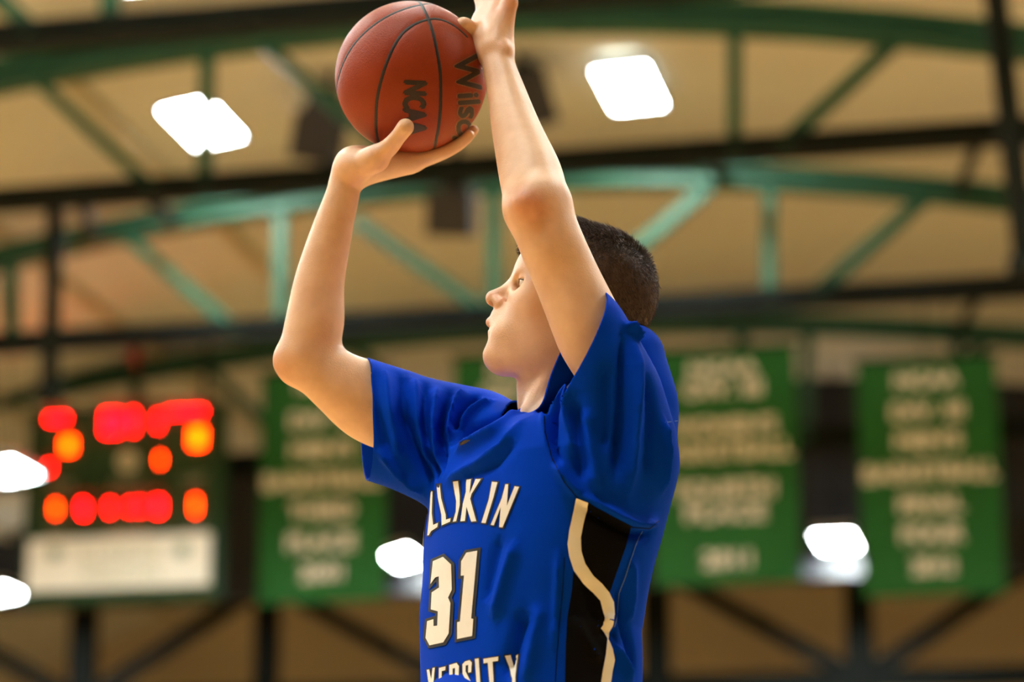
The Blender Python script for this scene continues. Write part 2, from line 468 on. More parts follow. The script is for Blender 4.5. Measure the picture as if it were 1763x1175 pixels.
u, z = hp(512, 172, 25.3)
o = MB().box((0, 0, 0), 0.15, 0.12, 0.15, Matrix.Rotation(0.5, 3, 'Y')).tube([(0, 0, 0.05), (0.02, 0, 0.5)], 0.02, 8).build('floodlight', 'bracket')
o.location = hall(u, 25.3, z); tag(o, 'small pale floodlight head beside the left loudspeaker', 'floodlight')

# ------------------------------------------------------------------ banners
def cloth_panel(wd, h, amp, seed):
    nx, nz = 24, 36; vs = []; fs = []
    for s in (0, 1):
        for j in range(nz + 1):
            for i in range(nx + 1):
                x = (i / nx - 0.5) * wd; z = -h * j / nz
                y = amp * (math.sin(x * 5.5 + seed) + 0.5 * math.sin(x * 11 + 2 * seed)) * (0.3 + 0.7 * j / nz)
                vs.append((x, y + s * 0.012, z))
    n = (nx + 1) * (nz + 1)
    for j in range(nz):
        for i in range(nx):
            a = j * (nx + 1) + i
            fs.append((a, a + nx + 1, a + nx + 2, a + 1)); fs.append((n + a, n + a + 1, n + a + nx + 2, n + a + nx + 1))
    me = bpy.data.meshes.new('cloth'); me.from_pydata(vs, [], fs); me.update(); return me

def banner(px0, px1, py0, py1, v, rows, label, seed, ytop=None):
    (u0, z0), (u1, _) = hp(px0, py0, v), hp(px1, py0, v); um, zm = hp((px0 + px1) / 2, (py0 + py1) / 2, v)
    _, zb = hp((px0 + px1) / 2, py1, v)
    _, zt = hp((px0 + px1) / 2, py0, v)
    wd, h = u1 - u0, zt - zb
    root = empty('championship_banner', hall((u0 + u1) / 2, v, zb), -PSI)
    c = new_obj('cloth', cloth_panel(wd, h, 0.012, seed), 'banner', root, True); c.location = (0, 0, h)
    MB().tube([(-wd / 2 - 0.05, 0, h + 0.02), (wd / 2 + 0.05, 0, h + 0.02)], 0.03, 8).build('rod', 'pole', root)
    for s in (-1, 1): MB().tube([(s * wd * 0.1 + 0.15, 0, h + 0.02), (s * wd * 0.1 + 0.15, 0, h + 0.75)], 0.012, 6).build('hanger', 'pole', root)
    for txt, yc, wfrac, hh in rows:       # yc: fraction of the height from the top
        vv, ff = text2d(txt)
        mn, mx = vv.min(0), vv.max(0); sx = wfrac * wd / (mx[0] - mn[0]); sy = hh * h / (mx[1] - mn[1])
        vs = []
        for x, y in vv:
            X = (x - (mn[0] + mx[0]) / 2) * sx; Z = h * (1 - yc) + (y - (mn[1] + mx[1]) / 2) * sy
            vs.append((X, -0.035, Z))
        # embolden by a thin frame of copies
        e = 0.018
        for ids, lf_ in split_letters(vv, ff):
            b = MB()
            for dx, dz in ((-e, 0), (e, 0), (0, e), (0, -e)):
                b.add([(vs[i][0] + dx, vs[i][1] + 0.0003 * dx / e + 0.0006 * dz / e, vs[i][2] + dz) for i in ids], lf_)
            b.build('letter', 'btext', root)
    tag(root, label, 'banner', 'green championship banners')
VN = 33.86
banner(452, 668, 640, 1037, VN, [('NCAA', 0.06, 0.42, 0.06), ('DIV. III', 0.215, 0.52, 0.065), ('MEN\'S', 0.345, 0.50, 0.07), ('BASKETBALL', 0.48, 0.93, 0.07), ('THIRD', 0.61, 0.50, 0.065), ('PLACE', 0.745, 0.52, 0.07), ('2001', 0.875, 0.32, 0.065)],
       'green men\'s basketball third place banner beside the scoreboard', 0.3)
banner(782, 1000, 612, 1008, VN, [('NCAA', 0.06, 0.42, 0.06), ('DIV. III', 0.165, 0.52, 0.065)],
       'green banner mostly hidden behind the player', 1.7)
banner(1122, 1368, 602, 1006, VN, [('NCAA', 0.085, 0.46, 0.06), ('DIV. III', 0.172, 0.52, 0.065), ('WOMEN\'S', 0.335, 0.72, 0.07), ('BASKETBALL', 0.44, 0.93, 0.07), ('FOURTH', 0.605, 0.66, 0.07), ('PLACE', 0.70, 0.54, 0.07), ('2011', 0.90, 0.32, 0.065)],
       'green women\'s basketball banner just right of the blue jersey', 2.9)
banner(1474, 1714, 619, 1026, VN, [('NCAA', 0.09, 0.44, 0.065), ('DIV. III', 0.225, 0.50, 0.065), ('MEN\'S', 0.35, 0.46, 0.07), ('BASKETBALL', 0.485, 0.94, 0.07), ('FINAL', 0.62, 0.44, 0.065), ('FOUR', 0.745, 0.43, 0.07), ('2012', 0.88, 0.30, 0.065)],
       'rightmost dark green final four banner', 4.1)

# ------------------------------------------------------------------ scoreboard
VS = 33.0
def sp(px, py):
    return hp(px, py, VS)
(ul, zt), (ur, zb) = sp(56, 712), sp(370, 1024)
uc = (ul + ur) / 2
root = empty('scoreboard', hall(uc, VS, zb), -PSI)
tag(root, 'dark green electronic scoreboard with glowing red and amber digits', 'scoreboard')
bw, bh = ur - ul, zt - zb
MB().box((0, 0.15, bh / 2), bw, 0.3, bh).build('cabinet', 'board', root)
b = MB()
for s in (-1, 1): b.box((s * bw / 2, 0.13, bh / 2), 0.05, 0.36, bh + 0.05)
b.box((0, 0.13, bh), bw, 0.36, 0.05); b.box((0, 0.13, 0), bw, 0.36, 0.05); b.build('frame', 'board', root)
(sl_, s1), (sr_, s0) = sp(58, 930), sp(366, 1012)
(_, s1), (_, s0) = sp(212, 926), sp(212, 1014)
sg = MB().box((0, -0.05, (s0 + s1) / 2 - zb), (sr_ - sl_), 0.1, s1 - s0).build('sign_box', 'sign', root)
def board_text(txt, px, py, wpx, hpx, m, y, parent, name='caption'):
    vv, ff = text2d(txt); mn, mx = vv.min(0), vv.max(0)
    u, z = sp(px, py); k = VS / math.cos(PSI) / FPX
    b = MB().add([(u - uc + (x - (mn[0] + mx[0]) / 2) / (mx[0] - mn[0]) * wpx * k, y, z - zb + (yy - (mn[1] + mx[1]) / 2) / (mx[1] - mn[1]) * hpx * k) for x, yy in vv], ff)
    o = b.build(name, m, parent); o['kind'] = 'stuff'; return o
board_text('ILLINOIS', 210, 955, 150, 26, 'signtext', -0.103, sg, 'lettering'); board_text('WESLEYAN', 210, 990, 150, 26, 'signtext', -0.103, sg, 'lettering')
for px, py in ((100, 955), (318, 950)):
    u, z = sp(px, py)
    MB().tube([(u - uc, -0.103, z - zb), (u - uc, -0.108, z - zb)], 0.10, 20).build('emblem', 'signlogo', sg)
board_text('HOME', 105, 836, 46, 16, 'boardtrim', -0.004, root); board_text('GUEST', 335, 826, 46, 16, 'boardtrim', -0.004, root)
board_text('PERIOD', 222, 832, 60, 16, 'boardtrim', -0.004, root)
board_text('FOULS', 98, 917, 36, 14, 'boardtrim', -0.004, root); board_text('FOULS', 338, 915, 36, 14, 'boardtrim', -0.004, root); board_text('PLAYER', 220, 916, 70, 14, 'boardtrim', -0.004, root)
u, z = sp(220, 795)
MB().tube([(u - uc, -0.002, z - zb), (u - uc, -0.008, z - zb)], 0.14, 24).build('emblem', 'boardtrim', root)
def digit(segs, m):
    """segs: pixel boxes of the lit LED bars of one digit"""
    b = MB()
    k = VS / math.cos(PSI) / FPX
    for x0, y0, x1, y1 in segs:
        (ua, za), (ub, zb2) = sp(x0, y0), sp(x1, y1)
        b.box(((ua + ub) / 2 - uc, -0.015, (za + zb2) / 2 - zb), max(ub - ua, 2.5 * k), 0.03, max(za - zb2, 2.5 * k))
    return b.build('digit', m, root)
for x0, x1, y in ((70, 130, 709), (165, 285, 702), (286, 366, 700), (100, 140, 746), (318, 362, 733), (262, 290, 777), (70, 100, 792), (84, 290, 856), (322, 352, 850)):
    (ua, za), (ub, _) = sp(x0, y), sp(x1, y)
    MB().box(((ua + ub) / 2 - uc, -0.11, za - zb), ub - ua, 0.22, 0.012).build('glow_blocker', 'board', root)  # hoods added to keep the digits' glow off the ceiling
digit([(85, 719, 114, 725)], 'ledred'); digit([(111, 757, 126, 778)], 'ledamber'); digit([(84, 800, 87, 812)], 'ledred')
digit([(181, 712, 187, 745), (181, 742, 206, 746), (187, 712, 206, 716), (203, 714, 207, 742)], 'ledred')
digit([(228, 710, 232, 744), (214, 722, 236, 726)], 'ledred'); digit([(271, 714, 275, 738)], 'ledred')
digit([(290, 709, 350, 712)], 'ledred'); digit([(331, 740, 350, 768)], 'ledamber'); digit([(275, 785, 278, 800)], 'ledamber')
digit([(94, 868, 99, 886)], 'ledamber'); digit([(140, 866, 144, 886), (144, 868, 148, 888)], 'ledred')
digit([(188, 866, 192, 884)], 'ledred'); digit([(222, 866, 226, 882)], 'ledred'); digit([(240, 864, 244, 882)], 'ledred'); digit([(268, 862, 278, 884)], 'ledred')
digit([(335, 859, 339, 884)], 'ledamber')
for s in (-1, 1): MB().tube([(s * bw * 0.4, 0.15, bh), (s * bw * 0.4, 0.15, bh + 1.2)], 0.03, 8).build('hanger', 'pole', root)

# ================================================================== implicit-surface modelling
class Field:
    """smooth union / subtraction of simple shapes, meshed with surface nets"""
    def __init__(s): s.p = []
    def cone(s, a, ra, b, rb, k=0.012, flat=None, op='u'):
        a, b = np.array(a, float), np.array(b, float); r = max(ra, rb) + 0.045
        s.p.append(('c', (a, ra, b, rb, flat), k, op, np.minimum(a, b) - r, np.maximum(a, b) + r)); return s
    def chain(s, pts, k=0.012, flat=None):
        P_ = [np.array((*a, r), float) for a, r in pts]; Q_ = []
        for i in range(len(P_) - 1):
            p0 = P_[i-1] if i else 2 * P_[0] - P_[1]; p1, p2 = P_[i], P_[i+1]; p3 = P_[i+2] if i + 2 < len(P_) else 2 * P_[-1] - P_[-2]
            for j in range(8):
                t = j / 8
                Q_.append(0.5 * (2*p1 + (p2 - p0)*t + (2*p0 - 5*p1 + 4*p2 - p3)*t*t + (3*p1 - p0 - 3*p2 + p3)*t**3))
        Q_.append(P_[-1]); Q_ = np.array(Q_); r = Q_[:, 3].max() + 0.045
        s.p.append(('k', Q_, k, 'u', Q_[:, :3].min(0) - r, Q_[:, :3].max(0) + r))
        return s
    def ell(s, c, R, r, k=0.012, op='u'):
        c = np.array(c, float); rr = max(r) + 0.045
        s.p.append(('e', (c, np.array(R, float), np.array(r, float)), k, op, c - rr, c + rr)); return s
    def ball(s, c, r, k=0.01, op='u'):
        return s.cone(c, r, Vector(c) + Vector((1e-5, 0, 0)), r, k, None, op)
    def func(s, f, lo, hi, k=0.02, op='u'):
        s.p.append(('f', f, k, op, np.array(lo, float), np.array(hi, float))); return s
    def __call__(s, P):
        D = np.full(len(P), 1.0, np.float32)
        for kind, q, k, op, lo, hi in s.p:
            m = np.all((P > lo) & (P < hi), axis=1)
            ix = np.nonzero(m)[0]
            if not len(ix): continue
            X = P[ix]
            if kind == 'c':
                a, ra, b, rb, flat = q
                pa = X - a; ba = b - a; L = float(ba @ ba)
                h = np.clip((pa @ ba) / L, 0, 1)
                w_ = pa - h[:, None] * ba
                if flat is not None:
                    n, f = flat
                    w_ = w_ + (w_ @ n)[:, None] * n * (f - 1)
                d = np.sqrt((w_ * w_).sum(1)) - (ra + (rb - ra) * h)
            elif kind == 'k':
                d = np.full(len(X), 9.0)
                for A_, B_ in zip(q[:-1], q[1:]):
                    pa = X - A_[:3]; ba = B_[:3] - A_[:3]; L = float(ba @ ba)
                    h = np.clip((pa @ ba) / L, 0, 1); w_ = pa - h[:, None] * ba
                    e_ = np.sqrt((w_ * w_).sum(1)) - (A_[3] + (B_[3] - A_[3]) * h)
                    d = np.minimum(d, e_)
            elif kind == 'e':
                c, R, r = q
                y = (X - c) @ R.T
                k0 = np.sqrt(((y / r) ** 2).sum(1)); k1 = np.sqrt(((y / (r * r)) ** 2).sum(1)) + 1e-9
                d = k0 * (k0 - 1) / k1
            else:
                d = q(X)
            o = D[ix]
            if op == 'u':
                h = np.maximum(k - np.abs(o - d), 0) / k
                D[ix] = np.minimum(o, d) - h * h * k * 0.25
            else:
                d = -d
                h = np.maximum(k - np.abs(o - d), 0) / k
                D[ix] = np.maximum(o, d) + h * h * k * 0.25
        return D
    def grad(s, P, e=0.0006):
        g = np.zeros_like(P)
        for i in range(3):
            dv = np.zeros(3); dv[i] = e
            g[:, i] = (s(P + dv) - s(P - dv)) / (2 * e)
        return g

def _grad1(s, P, d, e=0.0008):
    g = np.zeros_like(P)
    for i in range(3):
        dv = np.zeros(3); dv[i] = e
        g[:, i] = (s(P + dv) - d) / e
    return g
Field.grad1 = _grad1

def surface_nets(F, lo, hi, h, newton=3):
    lo = np.array(lo, float); B = 8
    n = np.ceil((np.array(hi) - lo) / h / B).astype(int) * B
    nb = n // B
    bi = np.stack(np.meshgrid(*[np.arange(x) for x in nb], indexing='ij'), -1).reshape(-1, 3)
    cen = lo + (bi * B + (B - 1) / 2) * h
    dc = F(cen)
    G = np.ones(n, np.float32)
    act = np.abs(dc) < (B * h * 0.87 + 0.012)
    for i, j, k in bi[(~act) & (dc < 0)]:
        G[i*B:(i+1)*B, j*B:(j+1)*B, k*B:(k+1)*B] = -1
    off = np.stack(np.meshgrid(*[np.arange(B)] * 3, indexing='ij'), -1).reshape(-1, 3)
    ab = bi[act]
    for c in range(0, len(ab), 400):
        blk = ab[c:c+400]
        I = (blk[:, None, :] * B + off[None]).reshape(-1, 3)
        G[I[:, 0], I[:, 1], I[:, 2]] = F(lo + I * h)
    S = G < 0
    c8 = [(i, j, k) for i in (0, 1) for j in (0, 1) for k in (0, 1)]
    acc = np.zeros(np.array(n) - 1, np.uint8)
    for i, j, k in c8:
        acc += S[i:n[0]-1+i, j:n[1]-1+j, k:n[2]-1+k]
    cells = np.argwhere((acc > 0) & (acc < 8))
    vid = np.full(acc.shape, -1, np.int32)
    vid[cells[:, 0], cells[:, 1], cells[:, 2]] = np.arange(len(cells))
    val = {c: G[cells[:, 0]+c[0], cells[:, 1]+c[1], cells[:, 2]+c[2]].astype(float) for c in c8}
    sm = np.zeros((len(cells), 3)); cnt = np.zeros(len(cells))
    for a in c8:
        for ax in range(3):
            if a[ax]: continue
            b_ = list(a); b_[ax] = 1; b_ = tuple(b_)
            va, vb = val[a], val[b_]
            m = (va < 0) != (vb < 0)
            t = np.where(m, va / np.where(m, va - vb, 1), 0)
            p = np.tile(np.array(a, float), (len(cells), 1)); p[:, ax] += t
            sm[m] += p[m]; cnt[m] += 1
    V = lo + (cells + sm / cnt[:, None]) * h
    quads = []
    for ax in range(3):
        sl0 = [slice(None)] * 3; sl1 = [slice(None)] * 3
        sl0[ax] = slice(0, n[ax] - 1); sl1[ax] = slice(1, n[ax])
        e = S[tuple(sl0)] != S[tuple(sl1)]
        E = np.argwhere(e)
        o1, o2 = [(1, 2), (2, 0), (0, 1)][ax]
        ok = (E[:, o1] > 0) & (E[:, o2] > 0) & (E[:, o1] < n[o1] - 1) & (E[:, o2] < n[o2] - 1); E = E[ok]
        def cell(d1, d2):
            q = E.copy(); q[:, o1] -= d1; q[:, o2] -= d2
            return vid[q[:, 0], q[:, 1], q[:, 2]]
        Q = np.stack([cell(1, 1), cell(0, 1), cell(0, 0), cell(1, 0)], 1)
        ins = S[E[:, 0], E[:, 1], E[:, 2]]
        Q[~ins] = Q[~ins][:, ::-1]
        quads.append(Q)
    Q = np.concatenate(quads)
    for _ in range(newton):
        d = F(V).astype(float); g = F.grad1(V, d)
        gl = (g * g).sum(1)
        step = -(d / np.maximum(gl, 0.25))[:, None] * g
        ln = np.sqrt((step ** 2).sum(1)); k = np.minimum(1, 0.6 * h / np.maximum(ln, 1e-9))
        V = V + step * k[:, None]
    return V, Q

def np_mesh(name, V, Q):
    me = bpy.data.meshes.new(name)
    me.vertices.add(len(V)); me.vertices.foreach_set('co', V.astype(np.float32).ravel())
    me.loops.add(Q.size); me.loops.foreach_set('vertex_index', Q.astype(np.int32).ravel())
    me.polygons.add(len(Q)); me.polygons.foreach_set('loop_start', np.arange(0, Q.size, Q.shape[1], dtype=np.int32))
    me.polygons.foreach_set('loop_total', np.full(len(Q), Q.shape[1], np.int32))
    me.update(calc_edges=True); me.validate()
    me.polygons.foreach_set('use_smooth', [True] * len(me.polygons))
    return me

# ================================================================== THE BASKETBALL
BALL_Y = 4.14; BR = 0.12
BC = at(708, 133, BALL_Y)
def on_ball(px, py, off=0.0):
    r = ray(px, py).normalized(); o = CAM - BC
    bq = r.dot(o); c = o.dot(o) - BR * BR; disc = bq * bq - c
    if disc < 0: t = -bq
    else: t = -bq - math.sqrt(disc)
    p = CAM + r * t - BC
    return p.normalized() * (BR + off)

seams_px = [
    [(716, -6), (719, 0), (730, 16), (741, 41), (751.5, 82), (758, 122), (759, 163), (757, 204), (751, 240), (745, 259)],
    [(655, 256), (650, 240), (647, 204), (650, 163), (659, 128), (672.5, 90), (691.6, 57), (713, 41), (735, 33), (754, 31), (776, 39.5), (790, 49), (806, 64)],
    [(579, 155), (583, 131), (593.6, 101), (618, 65), (645, 41), (672.5, 24.5), (700, 13.6), (724, 8), (746, 5), (773, 8), (795, 16), (806, 25)],
]
def densify(pts, step):
    out = [pts[0]]
    for a, c in zip(pts[:-1], pts[1:]):
        n = max(1, int((c - a).length / step))
        for i in range(1, n + 1): out.append(a.lerp(c, i / n))
    return out
def smooth_path(p, it=6):
    p = [q.copy() for q in p]
    for _ in range(it):
        p = [p[0]] + [(p[i-1] + p[i] * 2 + p[i+1]) / 4 for i in range(1, len(p) - 1)] + [p[-1]]
    return p
seam_paths = []
for s in seams_px:
    p = [on_ball(*q) for q in s]
    p = smooth_path([q.normalized() * BR for q in densify(p, 0.004)])
    p = [q.normalized() * BR for q in p]
    seam_paths.append(p)
    # closes over the far side as the mirror image through the centre
    far = [-q for q in p]
    seam_paths.append(far)
    for a, c in ((p[-1], far[0]), (far[-1], p[0])) if s is seams_px[0] else ():
        n = 40; ax = a.cross(c)
        if ax.length < 1e-6: ax = a.cross(Vector((0.2, 1, 0.1)))
        ang = a.angle(c)
        mid = [(Matrix.Rotation(ang * i / n, 3, ax.normalized()) @ a).normalized() * BR for i in range(n + 1)]
        seam_paths.append(mid)
bm = bmesh.new(); bmesh.ops.create_icosphere(bm, subdivisions=6, radius=BR)
allp = np.array([tuple(q) for p in seam_paths for q in p])
co = np.array([v.co[:] for v in bm.verts])
best = np.full(len(co), 1.0)
for c in range(0, len(allp), 60):
    d = ((co[:, None, :] - allp[None, c:c+60]) ** 2).sum(2).min(1); best = np.minimum(best, d)
dep = 0.0016 * np.exp(-(best / 0.0040 ** 2))
for v, dd in zip(bm.verts, dep): v.co *= (1 - dd / BR)
me = bpy.data.meshes.new('basketball'); bm.to_mesh(me); bm.free()
ball = new_obj('basketball', me, 'ball', smooth=True); ball.location = BC
tag(ball, 'worn orange leather basketball resting on the raised right hand', 'basketball')
for p in seam_paths:
    b = MB(); vs = []; fs = []
    for i, q in enumerate(p):
        t = (p[min(i+1, len(p)-1)] - p[max(i-1, 0)]).normalized(); nrm = q.normalized(); sd = t.cross(nrm).normalized()
        for s, hh in ((-1.0, -0.0012), (-0.6, -0.0002), (0.6, -0.0002), (1.0, -0.0012)):
            vs.append(nrm * (BR + hh - 0.0003) + sd * (0.0033 * s))
    for i in range(len(p) - 1):
        for j in range(3):
            a = i * 4 + j; fs.append((a, a + 1, a + 5, a + 4))
    b.add(vs, fs).build('seam', 'seam', ball, True)

def ball_text(txt, base, hpx, m, off, bold=0.0, squeeze=1.0):
    """string laid along a pixel path on the near side of the ball, letters' tops to the right of the path"""
    vv, ff = text2d(txt); mn, mx = vv.min(0), vv.max(0)
    pts = [Vector(q) for q in base]; L = [0]
    for a, c in zip(pts[:-1], pts[1:]): L.append(L[-1] + (c - a).length)
    V2, F2 = subdivide_2d([((x - mn[0]) / (mx[0] - mn[0]) * L[-1], (y - mn[1]) / (mx[1] - mn[1]) * hpx) for x, y in vv], ff, 5)
    b = MB()
    offs = [(0, 0)] if not bold else [(bold, 0), (-bold, 0), (0, bold), (0, -bold), (bold * .7, bold * .7), (-bold * .7, -bold * .7)]
    for n_, (ox, oy) in enumerate(offs):
        vs = []
        for s, t in V2:
            s2, t2 = s + ox, t + oy
            i = 0
            while i < len(L) - 2 and s2 > L[i + 1]: i += 1
            a, c = pts[i], pts[i + 1]; f = (s2 - L[i]) / (L[i+1] - L[i]); d = (c - a).normalized()
            q = a + (c - a) * f + Vector((d.y, -d.x)) * t2 * squeeze
            vs.append(on_ball(q.x, q.y, off + n_ * 2e-5))
        b.add(vs, F2)
    return b.build('lettering', m, ball)
for m_, o_, b_ in (('ballgold', 0.0004, 3.2), ('ballprint', 0.0008, 1.6)):
    ball_text('W', [(781, 98), (788, 158)], 40, m_, o_, b_)
    ball_text('ilson', [(788, 163), (790, 190), (786, 222), (772, 252)], 36, m_, o_, b_)
ball_text('NCAA', [(697, 140), (695, 180), (696, 232)], 37, 'ballprint', 0.0006, 2.6)

# ================================================================== THE PLAYER
PY = 4.1
def R_(px, p): return px * mpp(p)
def P(px, py, Y, rpx):
    q = at(px, py, Y); return (tuple(q), rpx * mpp(q))
def plane_axes(ang):
    """rows: forward (image left, tilted up by ang), up, lateral"""
    c, s = math.cos(ang), math.sin(ang)
    return np.array([[-c, 0, s], [s, 0, c], [0, 1, 0]])

body = Field()
# --- head
A15 = plane_axes(math.radians(14))
hc = at(1012, 500, PY); s0 = mpp(hc)
body.ell(hc, A15, (118 * s0, 108 * s0, 0.076), 0.01)
body.ell(at(945, 470, PY), A15, (54 * s0, 68 * s0, 0.064), 0.03)           # forehead
body.ell(at(930, 545, PY), plane_axes(math.radians(18)), (66 * s0, 84 * s0, 0.058), 0.03)   # mid face
for sd in (-1, 1):
    body.chain([P(1000, 560, PY + sd * 0.044, 24), P(985, 590, PY + sd * 0.044, 25), P(925, 620, PY + sd * 0.034, 25), P(872, 616, PY + sd * 0.014, 24)], 0.04)
    body.ell(at(940, 572, PY + sd * 0.028), A15, (60 * s0, 52 * s0, 0.030), 0.03)   # jaw
    body.ball(at(922, 516, PY + sd * 0.040), 24 * s0, 0.03)                  # cheekbone
    body.cone(*P(908, 462, PY + sd * 0.010, 11), *P(930, 458, PY + sd * 0.046, 13), 0.016)       # brow
    body.ball(at(874, 573, PY + sd * 0.018), 19 * s0, 0.03)                  # muzzle
body.chain([P(868, 548, PY, 22), P(868, 582, PY, 20)], 0.02)                 # muzzle front
body.ball(at(858, 614, PY), 24 * s0, 0.016)
body.ball(at(832, 589, PY), 9 * s0, 0.010, 's')                                  # chin
body.cone(*P(905, 474, PY, 9), *P(880, 498, PY, 11), 0.012)                  # nose bridge
body.cone(*P(880, 498, PY, 11), *P(850, 514, PY, 14.0), 0.008)               # nose
for sd in (-1, 1):
    body.cone(*P(863, 524, PY + sd * 0.0125, 12.5), *P(856, 518, PY + sd * 0.008, 11), 0.003)     # nose wings
    body.cone(*P(872, 508, PY + sd * 0.020, 2.5), *P(879, 530, PY + sd * 0.023, 3.0), 0.006, None, 's')
    body.ball(at(847, 523.5, PY + sd * 0.0075), 4.2 * s0, 0.003, 's')        # nostrils
    body.cone(*P(853, 523, PY + sd * 0.0085, 3.2), *P(862, 522, PY + sd * 0.006, 2), 0.003, None, 's')
    body.ell(at(894, 488, PY + sd * 0.034), A15, (0.009, 0.011, 0.015), 0.014, 's')           # eye socket
    body.ball(at(907.5, 486, PY + sd * 0.032), 0.0134, 0.006)                  # lids
    body.ell(at(899, 487, PY + sd * 0.035), A15, (0.0095, 0.0050, 0.016), 0.0015, 's')          # eye opening
    body.cone(*P(844.5, 555, PY, 6.6), *P(859, 563, PY + sd * 0.022, 3.6), 0.005)             # upper lip
    body.cone(*P(852.5, 577, PY, 7.0), *P(860, 569, PY + sd * 0.022, 3.4), 0.005)               # lower lip
    body.cone(*P(838, 566, PY, 3.0), *P(858, 566, PY + sd * 0.023, 2.4), 0.0015, None, 's')     # mouth line
    # ear
    ec = at(1018, 520, PY + sd * 0.076)
    Re = np.array([[0.92, 0.3 * sd, -0.25], [0.25, 0.0, 0.97], [-0.3, 0.95 * sd, 0.05]])
    body.ell(ec, Re, (0.017, 0.031, 0.009), 0.006)
    body.ell(ec + Vector((-0.003, sd * 0.008, 0.002)), Re, (0.009, 0.018, 0.007), 0.004, 's')
# --- neck and upper trunk
body.chain([P(965, 600, PY, 58), P(948, 670, PY, 55), P(958, 715, PY - 0.005, 62), P(968, 790, PY, 100), P(950, 900, PY, 120)], 0.02)
body.cone(*P(902, 668, PY - 0.005, 10), *P(902, 700, PY - 0.008, 10), 0.01)     # larynx
body.cone(*P(985, 600, PY - 0.05, 14), *P(912, 706, PY - 0.035, 12), 0.016)     # neck muscle, near side
body.cone(*P(985, 600, PY + 0.05, 14), *P(912, 706, PY + 0.02, 12), 0.016)
# --- right arm (far, shooting)
body.chain([P(607, 287, 4.145, 27), P(596, 308, 4.15, 28), P(589, 338, 4.155, 29.5), P(570, 404, 4.17, 36), P(550, 486, 4.185, 43.5), P(541, 560, 4.195, 51), P(528, 606, 4.2, 47)], 0.014)
body.cone(*P(500, 624, 4.20, 29), *P(506, 634, 4.20, 28), 0.022)
body.chain([P(532, 622, 4.205, 46), P(590, 664, 4.215, 57), P(642, 694, 4.23, 70), P(700, 716, 4.235, 70), P(790, 748, 4.25, 62)], 0.02)
body.chain([P(790, 752, 4.25, 58), P(870, 775, 4.18, 52), P(960, 780, 4.1, 56)], 0.02)
# --- left arm (near, guiding)
body.chain([P(855, 92, 4.085, 28.5), P(861, 122, 4.07, 29.5), P(872, 160, 4.05, 33.5), P(891, 230, 4.01, 43.5), P(913, 300, 3.965, 54.5), P(925, 352, 3.93, 56)], 0.014)
body.ball(at(905, 352, 3.885), 24 * s0, 0.03)
body.chain([P(926, 360, 3.925, 56), P(950, 420, 3.925, 56), P(978, 484, 3.935, 57), P(1018, 575, 3.945, 62), P(1052, 660, 3.965, 60), P(985, 745, 4.06, 62)], 0.02)
# --- right hand under the ball
BCv = np.array(BC)
VD = (BC - CAM).normalized(); DN = (VD.cross(RIGHT)).normalized()
if DN.z > 0: DN = -DN
def bp(phi, dy, r, extra=0.0):
    """point just outside the ball: phi degrees past its lowest edge towards +X, dy away from the viewer"""
    rr = BR + r + extra; q = math.sqrt(max(rr * rr - dy * dy, 1e-6)); a = math.radians(phi)
    return tuple(BC + RIGHT * (q * math.sin(a)) + DN * (q * math.cos(a)) + VD * dy)
wr = at(612, 288, 4.145)
fing = [(-0.012, (0, 19, 33, 45), 0.0100), (0.012, (2, 24, 39, 50), 0.0102), (0.037, (1, 22, 36, 46), 0.0098), (0.058, (-3, 14, 25, 34), 0.0086)]
for dy, ph, r in fing:
    kn = bp(ph[0], dy, r, 0.004)
    body.cone(wr, 0.0225, kn, r * 1.55, 0.020)
    body.chain([(kn, r * 1.45), (bp(ph[1], dy * 1.1, r), r * 1.08), (bp(ph[2], dy * 1.15, r), r), (bp(ph[3], dy * 1.2, r), r * 0.84)], 0.005)
body.chain([P(620, 284, 4.12, 24), P(648, 275, 4.095, 22)], 0.02)                          # thenar mass
body.chain([P(640, 273, 4.095, 19), P(667, 256, 4.073, 16.5), P(685, 236, 4.046, 14.0), P(698, 219, 4.031, 15.0)], 0.012)   # thumb
# --- left hand beside the ball
wl = at(853, 88, 4.085)
lf = [((832, -4, 4.150), (818, -52, 4.152), (806, -80, 4.152), (795, -100, 4.150), 11.5),
      ((848, -10, 4.128), (838, -62, 4.128), (826, -92, 4.128), (814, -112, 4.128), 11.8),
      ((864, -6, 4.104), (858, -54, 4.104), (848, -82, 4.104), (838, -102, 4.104), 11.2),
      ((878, 6, 4.080), (880, -34, 4.078), (876, -58, 4.078), (868, -76, 4.078), 9.8)]
for kn, a, c, d, r in lf:
    body.cone(tuple(wl), 26 * s0, *P(*kn, r * 1.32), 0.012)
    body.chain([P(*kn, r * 1.30), P(*a, r * 1.05), P(*c, r), P(*d, r * 0.85)], 0.005)
body.cone(*P(828, 80, 4.10, 16), *P(826, 40, 4.13, 15), 0.016)
body.chain([P(838, 78, 4.095, 18), P(817, 57, 4.10, 15), P(805, 47, 4.09, 14.5), P(798, 43, 4.085, 13.8)], 0.010)  # thumb
body.ball(at(871, 86, 4.062), 10 * s0, 0.014)                                               # wrist bone

